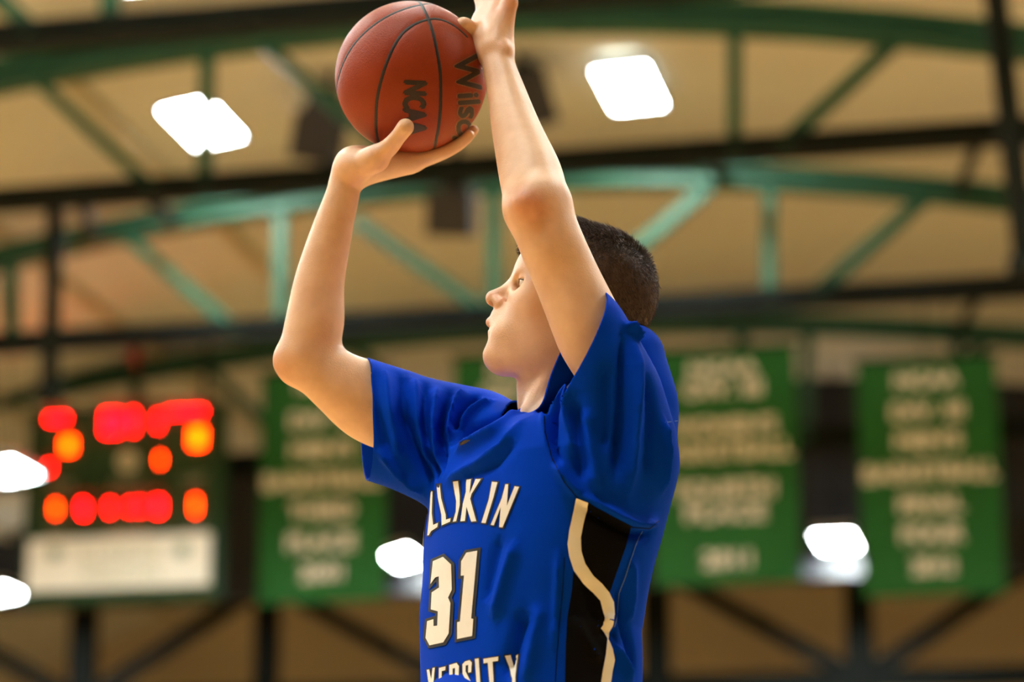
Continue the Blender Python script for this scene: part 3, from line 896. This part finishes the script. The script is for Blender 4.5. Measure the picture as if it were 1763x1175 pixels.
lo = np.array([at(455, 300, 4.2).x, 3.82, at(900, 960, 4.1).z]); hi = np.array([at(1150, 500, 4.1).x, 4.36, at(800, -140, 4.15).z])
V, Q = surface_nets(body, lo, hi, 0.0021, 2)
def relax(V_, Q_, wgt, it):
    e = np.concatenate([Q_[:, [0, 1]], Q_[:, [1, 2]], Q_[:, [2, 3]], Q_[:, [3, 0]]])
    i = np.concatenate([e[:, 0], e[:, 1]]); j = np.concatenate([e[:, 1], e[:, 0]])
    n = np.bincount(i, minlength=len(V_)).astype(float)
    for _ in range(it):
        A_ = np.stack([np.bincount(i, V_[j, k], len(V_)) for k in range(3)], 1) / np.maximum(n, 1)[:, None]
        V_ = V_ + (A_ - V_) * wgt[:, None]
    return V_
wg = np.full(len(V), 0.6)
for c_, r0 in ((at(930, 530, PY), 0.17), (at(700, 262, 4.12), 0.115), (at(835, -20, 4.1), 0.11)):
    dd = np.sqrt(((V - np.array(c_)) ** 2).sum(1)); wg = np.minimum(wg, 0.6 * np.clip((dd - r0) / 0.03, 0.0 if r0 > 0.15 else 0.12, 1))
V = relax(V, Q, wg, 14)
base = Vector((at(930, 900, PY).x, PY, 0.42))
me = np_mesh('person', V - np.array(base), Q)
person = new_obj('person', me, 'skin'); person.location = base
tag(person, 'young player in blue number 31 jersey, arms raised, shooting the ball', 'person')
# skin flush: redder elbows, lips, knuckles, nose; nostril and mouth-crease shade put into the colour
col = np.ones((len(V), 4), np.float32)
def flush_shade(px, py, Y, rad, c, amt):
    p = np.array(at(px, py, Y)); d = np.sqrt(((V - p) ** 2).sum(1)); k = (amt * np.exp(-(d / rad) ** 2))[:, None]
    col[:, :3] = col[:, :3] * (1 - k) + col[:, :3] * np.array(c) * k
flush_shade(908, 348, 3.875, 0.026, (0.92, 0.60, 0.58), 0.8); flush_shade(928, 372, 3.87, 0.03, (0.9, 0.68, 0.62), 0.6)
flush_shade(488, 628, 4.19, 0.03, (0.95, 0.72, 0.66), 0.7)
flush_shade(851, 514, PY, 0.014, (0.95, 0.72, 0.66), 0.7); flush_shade(864, 525, PY - 0.014, 0.010, (0.9, 0.6, 0.55), 0.7)
for sd in (-1, 1):
    flush_shade(843, 556, PY + sd * 0.006, 0.007, (0.85, 0.58, 0.55), 0.8); flush_shade(851, 577, PY + sd * 0.006, 0.007, (0.85, 0.58, 0.55), 0.8)
    flush_shade(848, 522.5, PY + sd * 0.0085, 0.0042, (0.30, 0.16, 0.12), 0.95)
    flush_shade(854, 566.5, PY + sd * 0.014, 0.004, (0.55, 0.32, 0.28), 0.8)
for sd in (-1, 1):
    flush_shade(903, 458, PY + sd * 0.022, 0.006, (0.35, 0.25, 0.2), 0.8); flush_shade(912, 455, PY + sd * 0.036, 0.007, (0.35, 0.25, 0.2), 0.8)
flush_shade(868, 82, 4.06, 0.02, (0.98, 0.85, 0.8), 0.8); flush_shade(880, -2, 4.07, 0.03, (0.92, 0.68, 0.62), 0.8); flush_shade(850, 20, 4.09, 0.05, (0.94, 0.8, 0.74), 0.7)
flush_shade(690, 285, 4.09, 0.035, (0.95, 0.75, 0.66), 0.7); flush_shade(600, 300, 4.12, 0.03, (0.96, 0.84, 0.8), 0.6)
flush_shade(858, 614, PY - 0.014, 0.0022, (0.45, 0.25, 0.2), 0.7); flush_shade(919, 588, PY - 0.048, 0.002, (0.4, 0.22, 0.18), 0.8); flush_shade(928, 582, PY - 0.05, 0.0015, (0.45, 0.25, 0.2), 0.7)
ca = me.color_attributes.new('flush_shade', 'FLOAT_COLOR', 'POINT')
ca.data.foreach_set('color', col.ravel())

# eyes
def eye_material():
    m = mat('eye', (0.85, 0.82, 0.78), 0.08)
    nt = m.node_tree; b_ = nt.nodes['Principled BSDF']
    tc = nt.nodes.new('ShaderNodeTexCoord'); sx = nt.nodes.new('ShaderNodeSeparateXYZ')
    nt.links.new(tc.outputs['Object'], sx.inputs[0])
    rp = nt.nodes.new('ShaderNodeValToRGB'); rp.color_ramp.interpolation = 'CONSTANT'
    e = rp.color_ramp.elements
    e[0].position = 0; e[0].color = (0.75, 0.70, 0.66, 1); e[1].position = 0.80; e[1].color = (0.10, 0.12, 0.12, 1)
    e2 = rp.color_ramp.elements.new(0.95); e2.color = (0.005, 0.005, 0.005, 1)
    mp = nt.nodes.new('ShaderNodeMath'); mp.operation = 'DIVIDE'; mp.inputs[1].default_value = 0.0120
    nt.links.new(sx.outputs[2], mp.inputs[0]); nt.links.new(mp.outputs[0], rp.inputs[0]); nt.links.new(rp.outputs[0], b_.inputs['Base Color'])
    return m
M['eye'] = eye_material()
for sd in (-1, 1):
    bm = bmesh.new(); bmesh.ops.create_uvsphere(bm, u_segments=32, v_segments=20, radius=0.0120)
    me_ = bpy.data.meshes.new('eye'); bm.to_mesh(me_); bm.free()
    e = new_obj('eye', me_, 'eye', person, True); e.location = at(906.5, 486, PY + sd * 0.032) - base
    MB().tube([at(895, 482, PY + sd * 0.022) - base, at(893, 481, PY + sd * 0.030) - base, at(895.5, 481, PY + sd * 0.038) - base, at(901, 482, PY + sd * 0.0435) - base, at(907, 484.5, PY + sd * 0.0462) - base], [0.0005, 0.0009, 0.0010, 0.0009, 0.0005], 6).build('eyelash', 'hair', person, True)
    e.rotation_euler = Vector((-1, 0.05, 0.22)).to_track_quat('Z', 'Y').to_euler()

# --- hair: cap plus strands
hair = Field()
hair.ell(hc, A15, (121 * s0, 111 * s0, 0.0800), 0.01)
hair.ell(at(962, 440, PY), A15, (66 * s0, 58 * s0, 0.066), 0.03)
# forehead / face edge of the hair
def cutplane(p0, nrm):
    p0 = np.array(p0); nrm = np.array(nrm) / np.linalg.norm(nrm)
    return lambda X: (X - p0) @ nrm
big_lo, big_hi = np.array(hc) - 0.4, np.array(hc) + 0.4
pf = at(898, 438, PY); pe = at(1012, 520, PY)
d_ = (pe - pf).normalized(); nface = Vector((-d_.z, 0, d_.x)) * 1.0     # normal up/back
if nface.z < 0: nface = -nface
hair_face = cutplane(pf, nface)
pb0 = at(1015, 520, PY); pb1 = at(1108, 600, PY); d2 = (pb1 - pb0).normalized(); nb_ = Vector((-d2.z, 0, d2.x))
if nb_.z < 0: nb_ = -nb_
hair_back = cutplane(pb0, nb_)
def hair_keep(X):
    return np.where(X[:, 0] > pe.x, hair_back(X), hair_face(X))      # > 0 keeps
hair.func(hair_keep, big_lo, big_hi, 0.006, 's')
VH, QH = surface_nets(hair, np.array(hc) - 0.16, np.array(hc) + 0.16, 0.0032, 2)
GH = hair.grad(VH); GH /= np.maximum(np.linalg.norm(GH, axis=1), 1e-6)[:, None]
# comb relief
flow = np.array([0.85, 0.0, 0.35])
def wob(p): return mnoise.noise(Vector((p[0] * 60, p[1] * 190, p[2] * 120))) * 0.0008 + mnoise.noise(Vector((p[0] * 25, p[1] * 60, p[2] * 40))) * 0.0010
VH = VH + GH * np.array([wob(p) for p in VH])[:, None]
hm = np_mesh('hair', VH - np.array(base), QH)
hair_o = new_obj('hair', hm, 'hair', person); hair_o['label'] = 'short cropped brown hair'
inside = body(VH) > 0.0008
idx = np.nonzero(inside)[0]
rs = np.random.RandomState(3)
sel = rs.choice(idx, 15000)
vs = []; fs = []
for i in sel:
    p = VH[i] + rs.normal(0, 0.0012, 3); n = GH[i]
    topness = np.clip(n[2], 0, 1)
    fl_ = np.array([-0.9, 0.0, 0.15]) * topness + np.array([0.25, 0.0, -0.95]) * (1 - topness)
    fl_ = fl_ - n * (fl_ @ n)
    d = n * (0.16 + 0.16 * topness) + fl_ * 1.0 + rs.normal(0, 0.10, 3); d /= np.linalg.norm(d)
    L = (0.005 + 0.013 * topness) * rs.uniform(0.6, 1.2)
    sdv = np.cross(d, n + rs.normal(0, 0.4, 3)); sdv /= max(np.linalg.norm(sdv), 1e-6)
    w_ = 0.00042
    mid = p + d * L * 0.55; tip = mid + (d * 0.75 + fl_ * 0.5) * L * 0.5
    p0 = p - n * 0.002
    up_ = np.cross(sdv, d)
    k = len(vs)
    for q, s in ((p0, 1.0), (mid, 0.8)):
        vs += [q + sdv * w_ * s, q - sdv * w_ * s * 0.5 + up_ * w_ * s, q - sdv * w_ * s * 0.5 - up_ * w_ * s]
    vs.append(tip)
    for a in range(3):
        c = (a + 1) % 3
        fs += [(k + a, k + c, k + 3 + c), (k + a, k + 3 + c, k + 3 + a), (k + 3 + a, k + 3 + c, k + 6)]
sm_ = np_mesh('strands', np.array(vs) - np.array(base), np.array(fs))
so = new_obj('strands', sm_, 'hair', hair_o); so['kind'] = 'stuff'

# --- lower body (below the picture): legs, shorts, shoes
TH0 = math.radians(30); fw0 = Vector((-math.cos(TH0), -math.sin(TH0), 0)); lf0 = Vector((math.sin(TH0), -math.cos(TH0), 0))
hip = Vector((at(905, 1400, PY).x, PY, 1.40))
legs = Field(); shorts = Field()
shorts.chain([(tuple(hip + Vector((0, 0, 0.10)) + lf0 * 0.03), 0.150), (tuple(hip + lf0 * 0.03), 0.155)], 0.03)
shorts.chain([(tuple(hip + Vector((0, 0, 0.10)) - lf0 * 0.03), 0.150), (tuple(hip - lf0 * 0.03), 0.155)], 0.03)
ankles = []
for sd, kf in ((1, 0.10), (-1, 0.16)):
    h0 = hip + lf0 * (0.095 * sd); k0 = h0 + fw0 * kf + lf0 * (0.02 * sd) + Vector((0, 0, -0.47)); a0 = k0 - fw0 * (kf * 0.9) + Vector((0, 0, -0.44))
    legs.chain([(tuple(h0), 0.095), (tuple(h0.lerp(k0, 0.5)), 0.080), (tuple(k0), 0.060), (tuple(k0.lerp(a0, 0.3) - fw0 * 0.012), 0.060), (tuple(k0.lerp(a0, 0.7)), 0.044), (tuple(a0), 0.038)], 0.02)
    shorts.chain([(tuple(h0 + Vector((0, 0, 0.02))), 0.118), (tuple(h0.lerp(k0, 0.5)), 0.125), (tuple(h0.lerp(k0, 0.85)), 0.128)], 0.04)
    ankles.append((a0, sd))
VL, QL = surface_nets(legs, np.array(hip) - np.array([0.45, 0.4, 1.05]), np.array(hip) + np.array([0.35, 0.4, 0.15]), 0.006, 1)
lm = np_mesh('person_legs', VL - np.array(base), QL)
ca2 = lm.color_attributes.new('flush_shade', 'FLOAT_COLOR', 'POINT'); ca2.data.foreach_set('color', np.ones(len(lm.vertices) * 4, np.float32))
bmj = bmesh.new(); bmj.from_mesh(person.data); bmj.from_mesh(lm); bmj.to_mesh(person.data); bmj.free(); bpy.data.meshes.remove(lm)
VS_, QS_ = surface_nets(shorts, np.array(hip) - np.array([0.45, 0.4, 0.62]), np.array(hip) + np.array([0.35, 0.4, 0.30]), 0.007, 1)
sho = new_obj('shorts', np_mesh('shorts', VS_ - np.array(base), QS_), 'jersey', person)
for a0, sd in ankles:
    sh = Field(); t0 = a0 + Vector((0, 0, -0.055))
    sh.chain([(tuple(a0 + Vector((0, 0, 0.03))), 0.050), (tuple(t0), 0.048)], 0.02)
    sh.chain([(tuple(t0 - fw0 * 0.05), 0.042), (tuple(t0 + fw0 * 0.06 + Vector((0, 0, -0.02))), 0.045), (tuple(t0 + fw0 * 0.18 + Vector((0, 0, -0.05))), 0.038)], 0.03)
    va, qa = surface_nets(sh, np.array(t0) - 0.28, np.array(t0) + 0.28, 0.006, 1)
    new_obj('shoe', np_mesh('shoe', va - np.array(base), qa), 'print_white', person)

# --- jersey
TH = math.radians(30)
FW = np.array([-math.cos(TH), -math.sin(TH), 0.0]); LF = np.array([math.sin(TH), -math.cos(TH), 0.0])
secs = [(1420, 903, .212, .150), (1320, 905, .208, .146), (1175, 912, .204, .137), (1100, 911, .203, .136), (1050, 915, .208, .141), (1000, 922, .213, .145), (950, 930, .218, .149),
        (900, 938, .222, .152), (820, 950, .224, .152), (770, 958, .212, .140), (720, 965, .185, .108)]
zs = []; cx = []
for py, px, a_, b_ in secs:
    q = at(px, py, PY); zs.append(q.z); cx.append(q.x)
zs = np.array(zs); cx = np.array(cx); aa = np.array([s[2] for s in secs]); bb = np.array([s[3] for s in secs])
zlo, zhi = zs[0], zs[-1]
def torso(X):
    z = np.clip(X[:, 2], zlo, zhi)
    c = np.interp(z, zs, cx); a_ = np.interp(z, zs, aa); b_ = np.interp(z, zs, bb)
    q = X - np.stack([c, np.full_like(c, PY), z], 1)
    u = q @ LF; f = q @ FW
    k0 = np.sqrt((np.abs(u) / a_) ** 2.3 + (np.abs(f) / b_) ** 2.3) ** (2 / 2.3)
    d = (k0 - 1) * np.sqrt(a_ * b_) * 0.82
    cap = np.maximum(X[:, 2] - zhi + 0.01, zlo - X[:, 2])
    k = 0.05; h = np.maximum(k - np.abs(d - cap), 0) / k
    return np.maximum(d, cap) + h * h * k * 0.25
jf = Field()
jl = np.array([at(560, 700, 4.3).x, 3.76, zlo - 0.05]); jh = np.array([at(1240, 700, 4.1).x, 4.45, at(1000, 440, 4.0).z])
jf.func(torso, jl, jh, 0.02)
jf.chain([P(960, 745, PY - 0.005, 60), P(957, 700, PY - 0.004, 58), P(970, 640, PY, 59), P(990, 575, PY, 62)], 0.008)         # collar tube
jf.chain([P(925, 762, 4.10, 56), P(880, 750, 4.15, 58), P(830, 738, 4.20, 62), P(770, 742, 4.24, 66)], 0.04)             # far shoulder
jf.chain([P(800, 768, 4.235, 90), P(700, 735, 4.23, 92), P(590, 702, 4.225, 95)], 0.04)           # far sleeve
jf.chain([P(790, 812, 4.20, 72), P(700, 772, 4.215, 74), P(600, 732, 4.22, 76)], 0.03)
jf.chain([P(985, 560, 3.925, 82), P(1004, 585, 3.93, 84), P(1040, 690, 3.96, 102), P(1058, 785, 4.0, 104)], 0.03)   # near sleeve
jf.chain([P(1080, 622, 4.09, 66), P(1102, 700, 4.08, 66), P(1100, 800, 4.06, 62)], 0.03)         # raised shoulder blade
VJ, QJ = surface_nets(jf, jl, jh, 0.0036, 2)
# folds
def raw_bvh(V_, Q_): return BVHTree.FromPolygons([tuple(v) for v in V_], [tuple(int(i) for i in q) for q in Q_])
bv = raw_bvh(VJ, QJ)
def cast(bvh, px, py):
    h = bvh.ray_cast(CAM, ray(px, py).normalized())
    return h
folds = [  # pixel polyline, height (m, + ridge), width (m)
    ([(690, 648), (700, 720), (720, 790), (742, 850)], -0.006, 0.010), ([(712, 655), (718, 720), (738, 800)], 0.005, 0.010),
    ([(732, 664), (730, 730), (742, 800), (752, 840)], -0.006, 0.009), ([(752, 670), (745, 730), (755, 800)], 0.005, 0.009),
    ([(775, 674), (760, 720), (758, 780), (762, 815)], -0.007, 0.009), ([(800, 676), (778, 712), (770, 760)], 0.005, 0.009),
    ([(825, 682), (795, 705), (778, 745)], -0.005, 0.007), ([(848, 690), (812, 708), (790, 740)], 0.004, 0.007),
    ([(880, 706), (845, 722), (812, 738), (790, 762)], -0.008, 0.009), ([(896, 712), (858, 742), (822, 762), (786, 778)], 0.005, 0.008),
    ([(812, 757), (795, 763)], -0.007, 0.006),
    ([(905, 722), (870, 768), (828, 800), (770, 830)], 0.004, 0.011), ([(890, 760), (850, 800), (800, 822)], -0.003, 0.012),
    ([(660, 640), (668, 700), (690, 790)], 0.004, 0.010), ([(645, 640), (655, 720), (672, 790)], -0.003, 0.010),
    ([(650, 770), (690, 815), (730, 850)], 0.004, 0.010),
    ([(964, 655), (950, 710), (948, 760), (962, 805)], -0.008, 0.008), ([(968, 652), (978, 720), (990, 790)], 0.006, 0.009),
    ([(985, 690), (992, 760), (1005, 830)], -0.005, 0.011), ([(1010, 700), (1018, 780), (1025, 850)], 0.004, 0.012),
    ([(1075, 575), (1074, 650), (1068, 740), (1062, 820)], -0.007, 0.010), ([(1092, 590), (1095, 680), (1088, 780), (1080, 860)], 0.005, 0.012),
    ([(1045, 620), (1042, 700), (1040, 780)], -0.004, 0.012), ([(1112, 640), (1122, 720), (1115, 820)], -0.004, 0.011), ([(1140, 720), (1146, 780), (1138, 850)], 0.004, 0.009),
    ([(1075, 558), (1090, 572), (1100, 590)], 0.005, 0.008),
    ([(1000, 855), (1050, 884), (1092, 904), (1130, 900)], 0.006, 0.008), ([(1005, 872), (1050, 900), (1095, 922), (1125, 918)], -0.007, 0.009),
    ([(958, 800), (975, 830), (1000, 855)], 0.004, 0.007),
    ([(935, 705), (942, 760), (955, 800), (985, 850)], 0.003, 0.006),
    ([(890, 930), (868, 1000), (850, 1070)], 0.004, 0.014), ([(862, 920), (845, 990), (835, 1040)], -0.003, 0.013),
    ([(905, 1050), (890, 1100), (868, 1165)], -0.006, 0.014), ([(930, 1040), (918, 1110), (905, 1175)], 0.004, 0.013),
    ([(1030, 1078), (1045, 1090), (1065, 1092)], -0.003, 0.010), ([(1040, 1066), (1056, 1070)], 0.004, 0.007),
    ([(1065, 1000), (1070, 1050), (1085, 1120), (1092, 1160)], -0.005, 0.009), ([(1055, 1110), (1075, 1140), (1085, 1175)], 0.004, 0.008),
    ([(1088, 960), (1088, 1030), (1080, 1080)], 0.003, 0.010), ([(962, 950), (958, 1040), (952, 1120)], 0.003, 0.006),
    ([(985, 1060), (1010, 1110), (1035, 1140)], 0.003, 0.010), ([(1005, 1000), (1020, 1040), (1030, 1070)], -0.003, 0.010),
]
GJ = jf.grad1(VJ, jf(VJ)); GJ /= np.maximum(np.linalg.norm(GJ, axis=1), 1e-6)[:, None]
disp = np.zeros(len(VJ))
for pl, A, W in folds:
    A *= 1.9 if pl[0][0] < 830 else 1.5 if pl[0][1] < 860 else 1.2
    pts = []
    for px, py in pl:
        hh = None
        for dx in (0, 8, -8, 16, -16):
            q = cast(bv, px + dx, py + abs(dx) * 0.6)
            if q[0] is not None: hh = q[0]; break
        if hh is not None: pts.append(hh)
    if len(pts) < 2: continue
    pts = smooth_path(densify(pts, 0.004), 12); arr = np.array([tuple(p) for p in pts])
    m = np.all((VJ > arr.min(0) - 4 * W) & (VJ < arr.max(0) + 4 * W), axis=1); ix = np.nonzero(m)[0]
    if not len(ix): continue
    d2 = ((VJ[ix][:, None, :] - arr[None]) ** 2).sum(2); j = d2.argmin(1); t = j / (len(arr) - 1)
    tp = np.minimum(1, np.minimum(t, 1 - t) * 5 + 0.15)
    disp[ix] += 2.5 * A * tp * np.exp(-(np.sqrt(d2.min(1)) / (0.8 * W)) ** 1.5)
disp += np.array([mnoise.noise(Vector(p) * 14) * 0.0025 for p in VJ])
VJ = VJ + GJ * disp[:, None]
bm = bmesh.new()
bvs = [bm.verts.new(v) for v in VJ]
for q in QJ:
    try: bm.faces.new([bvs[i] for i in q])
    except ValueError: pass
bm.normal_update()
def cut(center, nrm, rad, axis=None, arad=0.0):
    c = Vector(center); nrm = Vector(nrm).normalized()
    def near(p, r):
        if axis and (p - axis[0]).cross(axis[1]).length > arad: return False
        return (p - c).length < r
    g = [f for f in bm.faces if near(f.calc_center_median(), rad)]
    vs_ = {v for f in g for v in f.verts}; es = {e for f in g for e in f.edges}
    bmesh.ops.bisect_plane(bm, geom=list(vs_) + list(es) + g, plane_co=c, plane_no=nrm, clear_outer=False, dist=1e-5)
    dl = [f for f in bm.faces if near(f.calc_center_median(), rad if axis else rad + 0.02) and (f.calc_center_median() - c).dot(nrm) > 1e-5]
    bmesh.ops.delete(bm, geom=dl, context='FACES')
# near sleeve hem, far sleeve hem, neck opening, bottom hem
cut(at(1004, 573, 3.928), RIGHT * -0.855 + UPC * 0.465 - FWD * 0.23, 0.115)
cut(at(632, 712, 4.225), RIGHT * -0.985 + UPC * 0.02 - FWD * 0.17, 0.15)
nf, nl, nbk = at(893, 707, 4.05), at(963, 660, 4.04), at(1052, 590, 4.14)
nn = (nl - nf).cross(nbk - nf)
if nn.z < 0: nn = -nn
na = at(955, 700, PY - 0.005); cut((nf + nbk) / 2, nn, 0.2, (na, (at(990, 590, PY) - na).normalized()), 0.073)
cut(Vector((at(905, 1320, PY).x, PY, zlo + 0.03)), Vector((0, 0, -1)), 0.4)
# drop loose bits
bm.verts.ensure_lookup_table()
for v in bm.verts: v.tag = False
groups = []
for v in bm.verts:
    if v.tag: continue
    st = [v]; v.tag = True; g = []
    while st:
        x = st.pop(); g.append(x)
        for e in x.link_edges:
            y = e.other_vert(x)
            if not y.tag: y.tag = True; st.append(y)
    groups.append(g)
groups.sort(key=len)
for g in groups[:-1]: bmesh.ops.delete(bm, geom=g, context='VERTS')
bm.normal_update()
jb = BVHTree.FromBMesh(bm)
for v in bm.verts: v.co -= base
me = bpy.data.meshes.new('jersey'); bm.to_mesh(me); bm.free()
jersey = new_obj('jersey', me, 'jersey', person, True); jersey['label'] = 'blue short sleeved jersey'
so_ = jersey.modifiers.new('cloth_thickness', 'SOLIDIFY'); so_.thickness = 0.0028; so_.offset = -1

# prints laid onto the cloth
def decal(polys, m, off, name, parent=None, maxpx=7, caster=None):
    b = MB()
    for poly in polys:
        V2, F2 = subdivide_2d(poly, [tuple(range(len(poly)))], maxpx)
        pos = []
        for x, y in V2:
            h = caster(x, y) if caster else cast(jb, x, y)
            if h[0] is None: pos.append(None); continue
            nrm = h[1]
            if nrm.dot(h[0] - CAM) > 0 and caster is None: nrm = -nrm
            pos.append(h[0] + nrm * off - base)
        mp = {}; vs_ = []
        for i, p in enumerate(pos):
            if p is not None: mp[i] = len(vs_); vs_.append(p)
        fs_ = [tuple(mp[i] for i in f) for f in F2 if all(i in mp for i in f)]
        fs_ = [f for f in fs_ if max((vs_[f[0]] - vs_[f[1]]).length, (vs_[f[1]] - vs_[f[2]]).length, (vs_[f[2]] - vs_[f[0]]).length) < 0.035]
        b.add(vs_, fs_)
    return b.build(name, m, parent or jersey, True)

def grow(poly, d):
    p = [Vector(q) for q in poly]; n = len(p)
    area = sum(p[i].x * p[(i+1) % n].y - p[(i+1) % n].x * p[i].y for i in range(n))
    s = 1 if area > 0 else -1; out = []
    for i in range(n):
        a, c, e = p[i-1], p[i], p[(i+1) % n]
        d1 = (c - a).normalized(); d2_ = (e - c).normalized()
        n1_ = Vector((d1.y, -d1.x)) * s; n2_ = Vector((d2_.y, -d2_.x)) * s
        mm = (n1_ + n2_); L = mm.length
        mm = mm / L if L > 1e-6 else n1_
        out.append(tuple(c + mm * min(d / max(0.4, mm.dot(n1_)), 2.2 * d)))
    return out

def z1(pts): return [(720 + x / 7.345, 800 + y / 7.345) for x, y in pts]
def z2(pts): return [(715 + x / 4.795, 930 + y / 4.795) for x, y in pts]
letters = [
    z1([(172, 345), (198, 348), (188, 620), (205, 768), (265, 742), (258, 795), (178, 848), (150, 900), (130, 900), (160, 600)]),
    z1([(247, 262), (288, 255), (305, 430), (362, 640), (365, 702), (425, 685), (418, 728), (312, 775), (308, 640), (262, 420)]),
    z1([(452, 212), (518, 208), (540, 400), (540, 520), (495, 722), (452, 730), (490, 600), (495, 470), (470, 330)]),
    z1([(620, 198), (680, 195), (664, 372), (738, 195), (805, 192), (690, 375), (672, 440), (748, 722), (685, 728), (625, 540), (605, 720), (548, 724), (580, 500), (618, 350)]),
    z1([(945, 225), (1015, 232), (965, 420), (865, 748), (812, 742), (905, 450)]),
    z1([(928, 768), (1070, 430), (1115, 258), (1150, 255), (1133, 525), (1230, 282), (1285, 290), (1078, 800), (1035, 795), (1055, 545), (968, 775)]),
]
numbers = [
    z2([(155, 178), (238, 142), (305, 205), (311, 415), (280, 478), (300, 525), (285, 775), (240, 848), (128, 872), (95, 810), (108, 672), (160, 656), (161, 713), (191, 710), (196, 592), (138, 575), (145, 436), (206, 395), (204, 302), (175, 312), (135, 366)]),
    z2([(430, 108), (520, 92), (470, 650), (488, 655), (478, 795), (355, 820), (355, 682), (378, 675), (412, 295), (385, 298), (388, 178)]),
]
lower = [
    z2([(105, 1075), (125, 1072), (142, 1150), (152, 1060), (172, 1056), (150, 1300), (135, 1300)]),
    z2([(205, 1060), (260, 1046), (258, 1078), (228, 1086), (226, 1180), (250, 1175), (250, 1200), (226, 1205), (226, 1310), (256, 1302), (256, 1330), (200, 1345)]),
    z2([(290, 1035), (350, 1018), (370, 1045), (364, 1180), (345, 1205), (372, 1320), (346, 1325), (324, 1215), (320, 1330), (292, 1335), (291, 1190), (335, 1180), (338, 1060), (318, 1064), (316, 1150), (291, 1155)]),
    z2([(398, 1030), (420, 1006), (458, 995), (475, 1015), (470, 1095), (446, 1100), (446, 1035), (426, 1040), (424, 1090), (480, 1200), (478, 1300), (440, 1330), (410, 1310), (410, 1240), (434, 1236), (438, 1290), (452, 1285), (452, 1210), (400, 1110)]),
    z2([(500, 985), (532, 980), (552, 1310), (522, 1315)]),
    z2([(570, 985), (690, 965), (688, 1000), (645, 1008), (660, 1300), (630, 1305), (606, 1016), (572, 1022)]),
    z2([(740, 958), (785, 950), (820, 1080), (830, 955), (860, 950), (832, 1140), (838, 1290), (808, 1295), (805, 1150)]),
]
for grp, d in ((letters, 2.0), (numbers, 5.0), (lower, 2.0)):
    for poly in grp:
        o1_ = decal([grow(poly, d)], 'print_black', 0.0012, 'letter_outline')
        o2_ = decal([poly], 'print_white', 0.0020, 'letter')
decal([[(788, 764), (793, 759), (812, 756), (800, 765), (792, 767)]], 'print_black', 0.0012, 'chest_mark')
# letters that wrap round the far side of the chest, cast along the chest normal
FWv = Vector(FW); LFv = Vector(LF); cz0 = at(783, 880, PY)
def chest_caster(h0):
    def f(u, z):
        o = Vector((cz0.x, PY, 0)) + LFv * u + FWv * 0.6 + Vector((0, 0, z))
        return jb.ray_cast(o, -FWv)
    return f
zl = at(783, 880, PY - 0.1).z
def bar(x0, z0, x1, z1_, w_): 
    dx, dz = x1 - x0, z1_ - z0; L = math.hypot(dx, dz); nx, nz = -dz / L * w_ / 2, dx / L * w_ / 2
    return [(x0 + nx, z0 + nz), (x1 + nx, z1_ + nz), (x1 - nx, z1_ - nz), (x0 - nx, z0 - nz)]
hid = [bar(-0.135, zl - 0.05, -0.128, zl + 0.02, 0.008), bar(-0.128, zl + 0.02, -0.115, zl - 0.03, 0.008), bar(-0.115, zl - 0.03, -0.100, zl + 0.025, 0.008), bar(-0.100, zl + 0.025, -0.104, zl - 0.045, 0.008),
       bar(-0.080, zl - 0.045, -0.078, zl + 0.028, 0.009)]
decal(hid, 'print_white', 0.0016, 'letter', None, 0.006, chest_caster(0))

# side panel, stripe, seams
sl = [(992, 858), (987.6, 880), (980, 914), (977, 938), (980, 959), (987.6, 983), (1002.7, 1004), (1021, 1021), (1033, 1034.5), (1037.5, 1052.6), (1042, 1068), (1034, 1082), (1045, 1101), (1042, 1128), (1037, 1155), (1034, 1175), (1030, 1230)]
sr = [(1013, 865), (1005.7, 895.5), (999.7, 926), (1000.6, 950), (1007, 971), (1021, 992), (1036, 1006), (1048, 1021), (1055.6, 1037.5), (1057, 1058.7), (1055.6, 1074), (1048, 1089), (1046.5, 1102), (1055.6, 1119), (1058, 1137), (1054, 1155), (1051, 1175), (1046, 1230)]
decal([sl + sr[::-1]], 'print_white', 0.0016, 'stripe')
decal([sr[:8] + [(1051, 1016), (1064.6, 977), (1077, 941), (1087, 906), (1050, 888), (1013, 865)][:-1]], 'panel', 0.0009, 'side_panel')
decal([[(987, 984)] + sl[6:] + [(971, 1230), (972.5, 1175), (974, 1107), (977, 1062), (984.6, 1016)]], 'panel', 0.0009, 'side_panel')
def strip(pl, wpx):
    p = [Vector(q) for q in pl]; l = []; r = []
    for i, q in enumerate(p):
        t = (p[min(i+1, len(p)-1)] - p[max(i-1, 0)]).normalized(); n = Vector((-t.y, t.x)) * wpx / 2
        l.append(tuple(q + n)); r.append(tuple(q - n))
    return l + r[::-1]
decal([strip([(1106, 914), (1093, 941), (1078, 989), (1066, 1022), (1063, 1059), (1057, 1080)], 1.6)], 'stitch', 0.0012, 'stitching', None, 6)
for s in ([(936, 700), (938, 745), (950, 790), (972, 830), (995, 858)], [(1000, 860), (1050, 887), (1090, 908), (1118, 910), (1134, 898)], [(972, 960), (968, 1020), (962, 1080), (956, 1175)], [(1145, 728), (1166, 725)]):
    decal([strip(s, 1.4)], 'stitch' if s[0][0] > 1100 else 'panel', 0.0009, 'seam', None, 6)
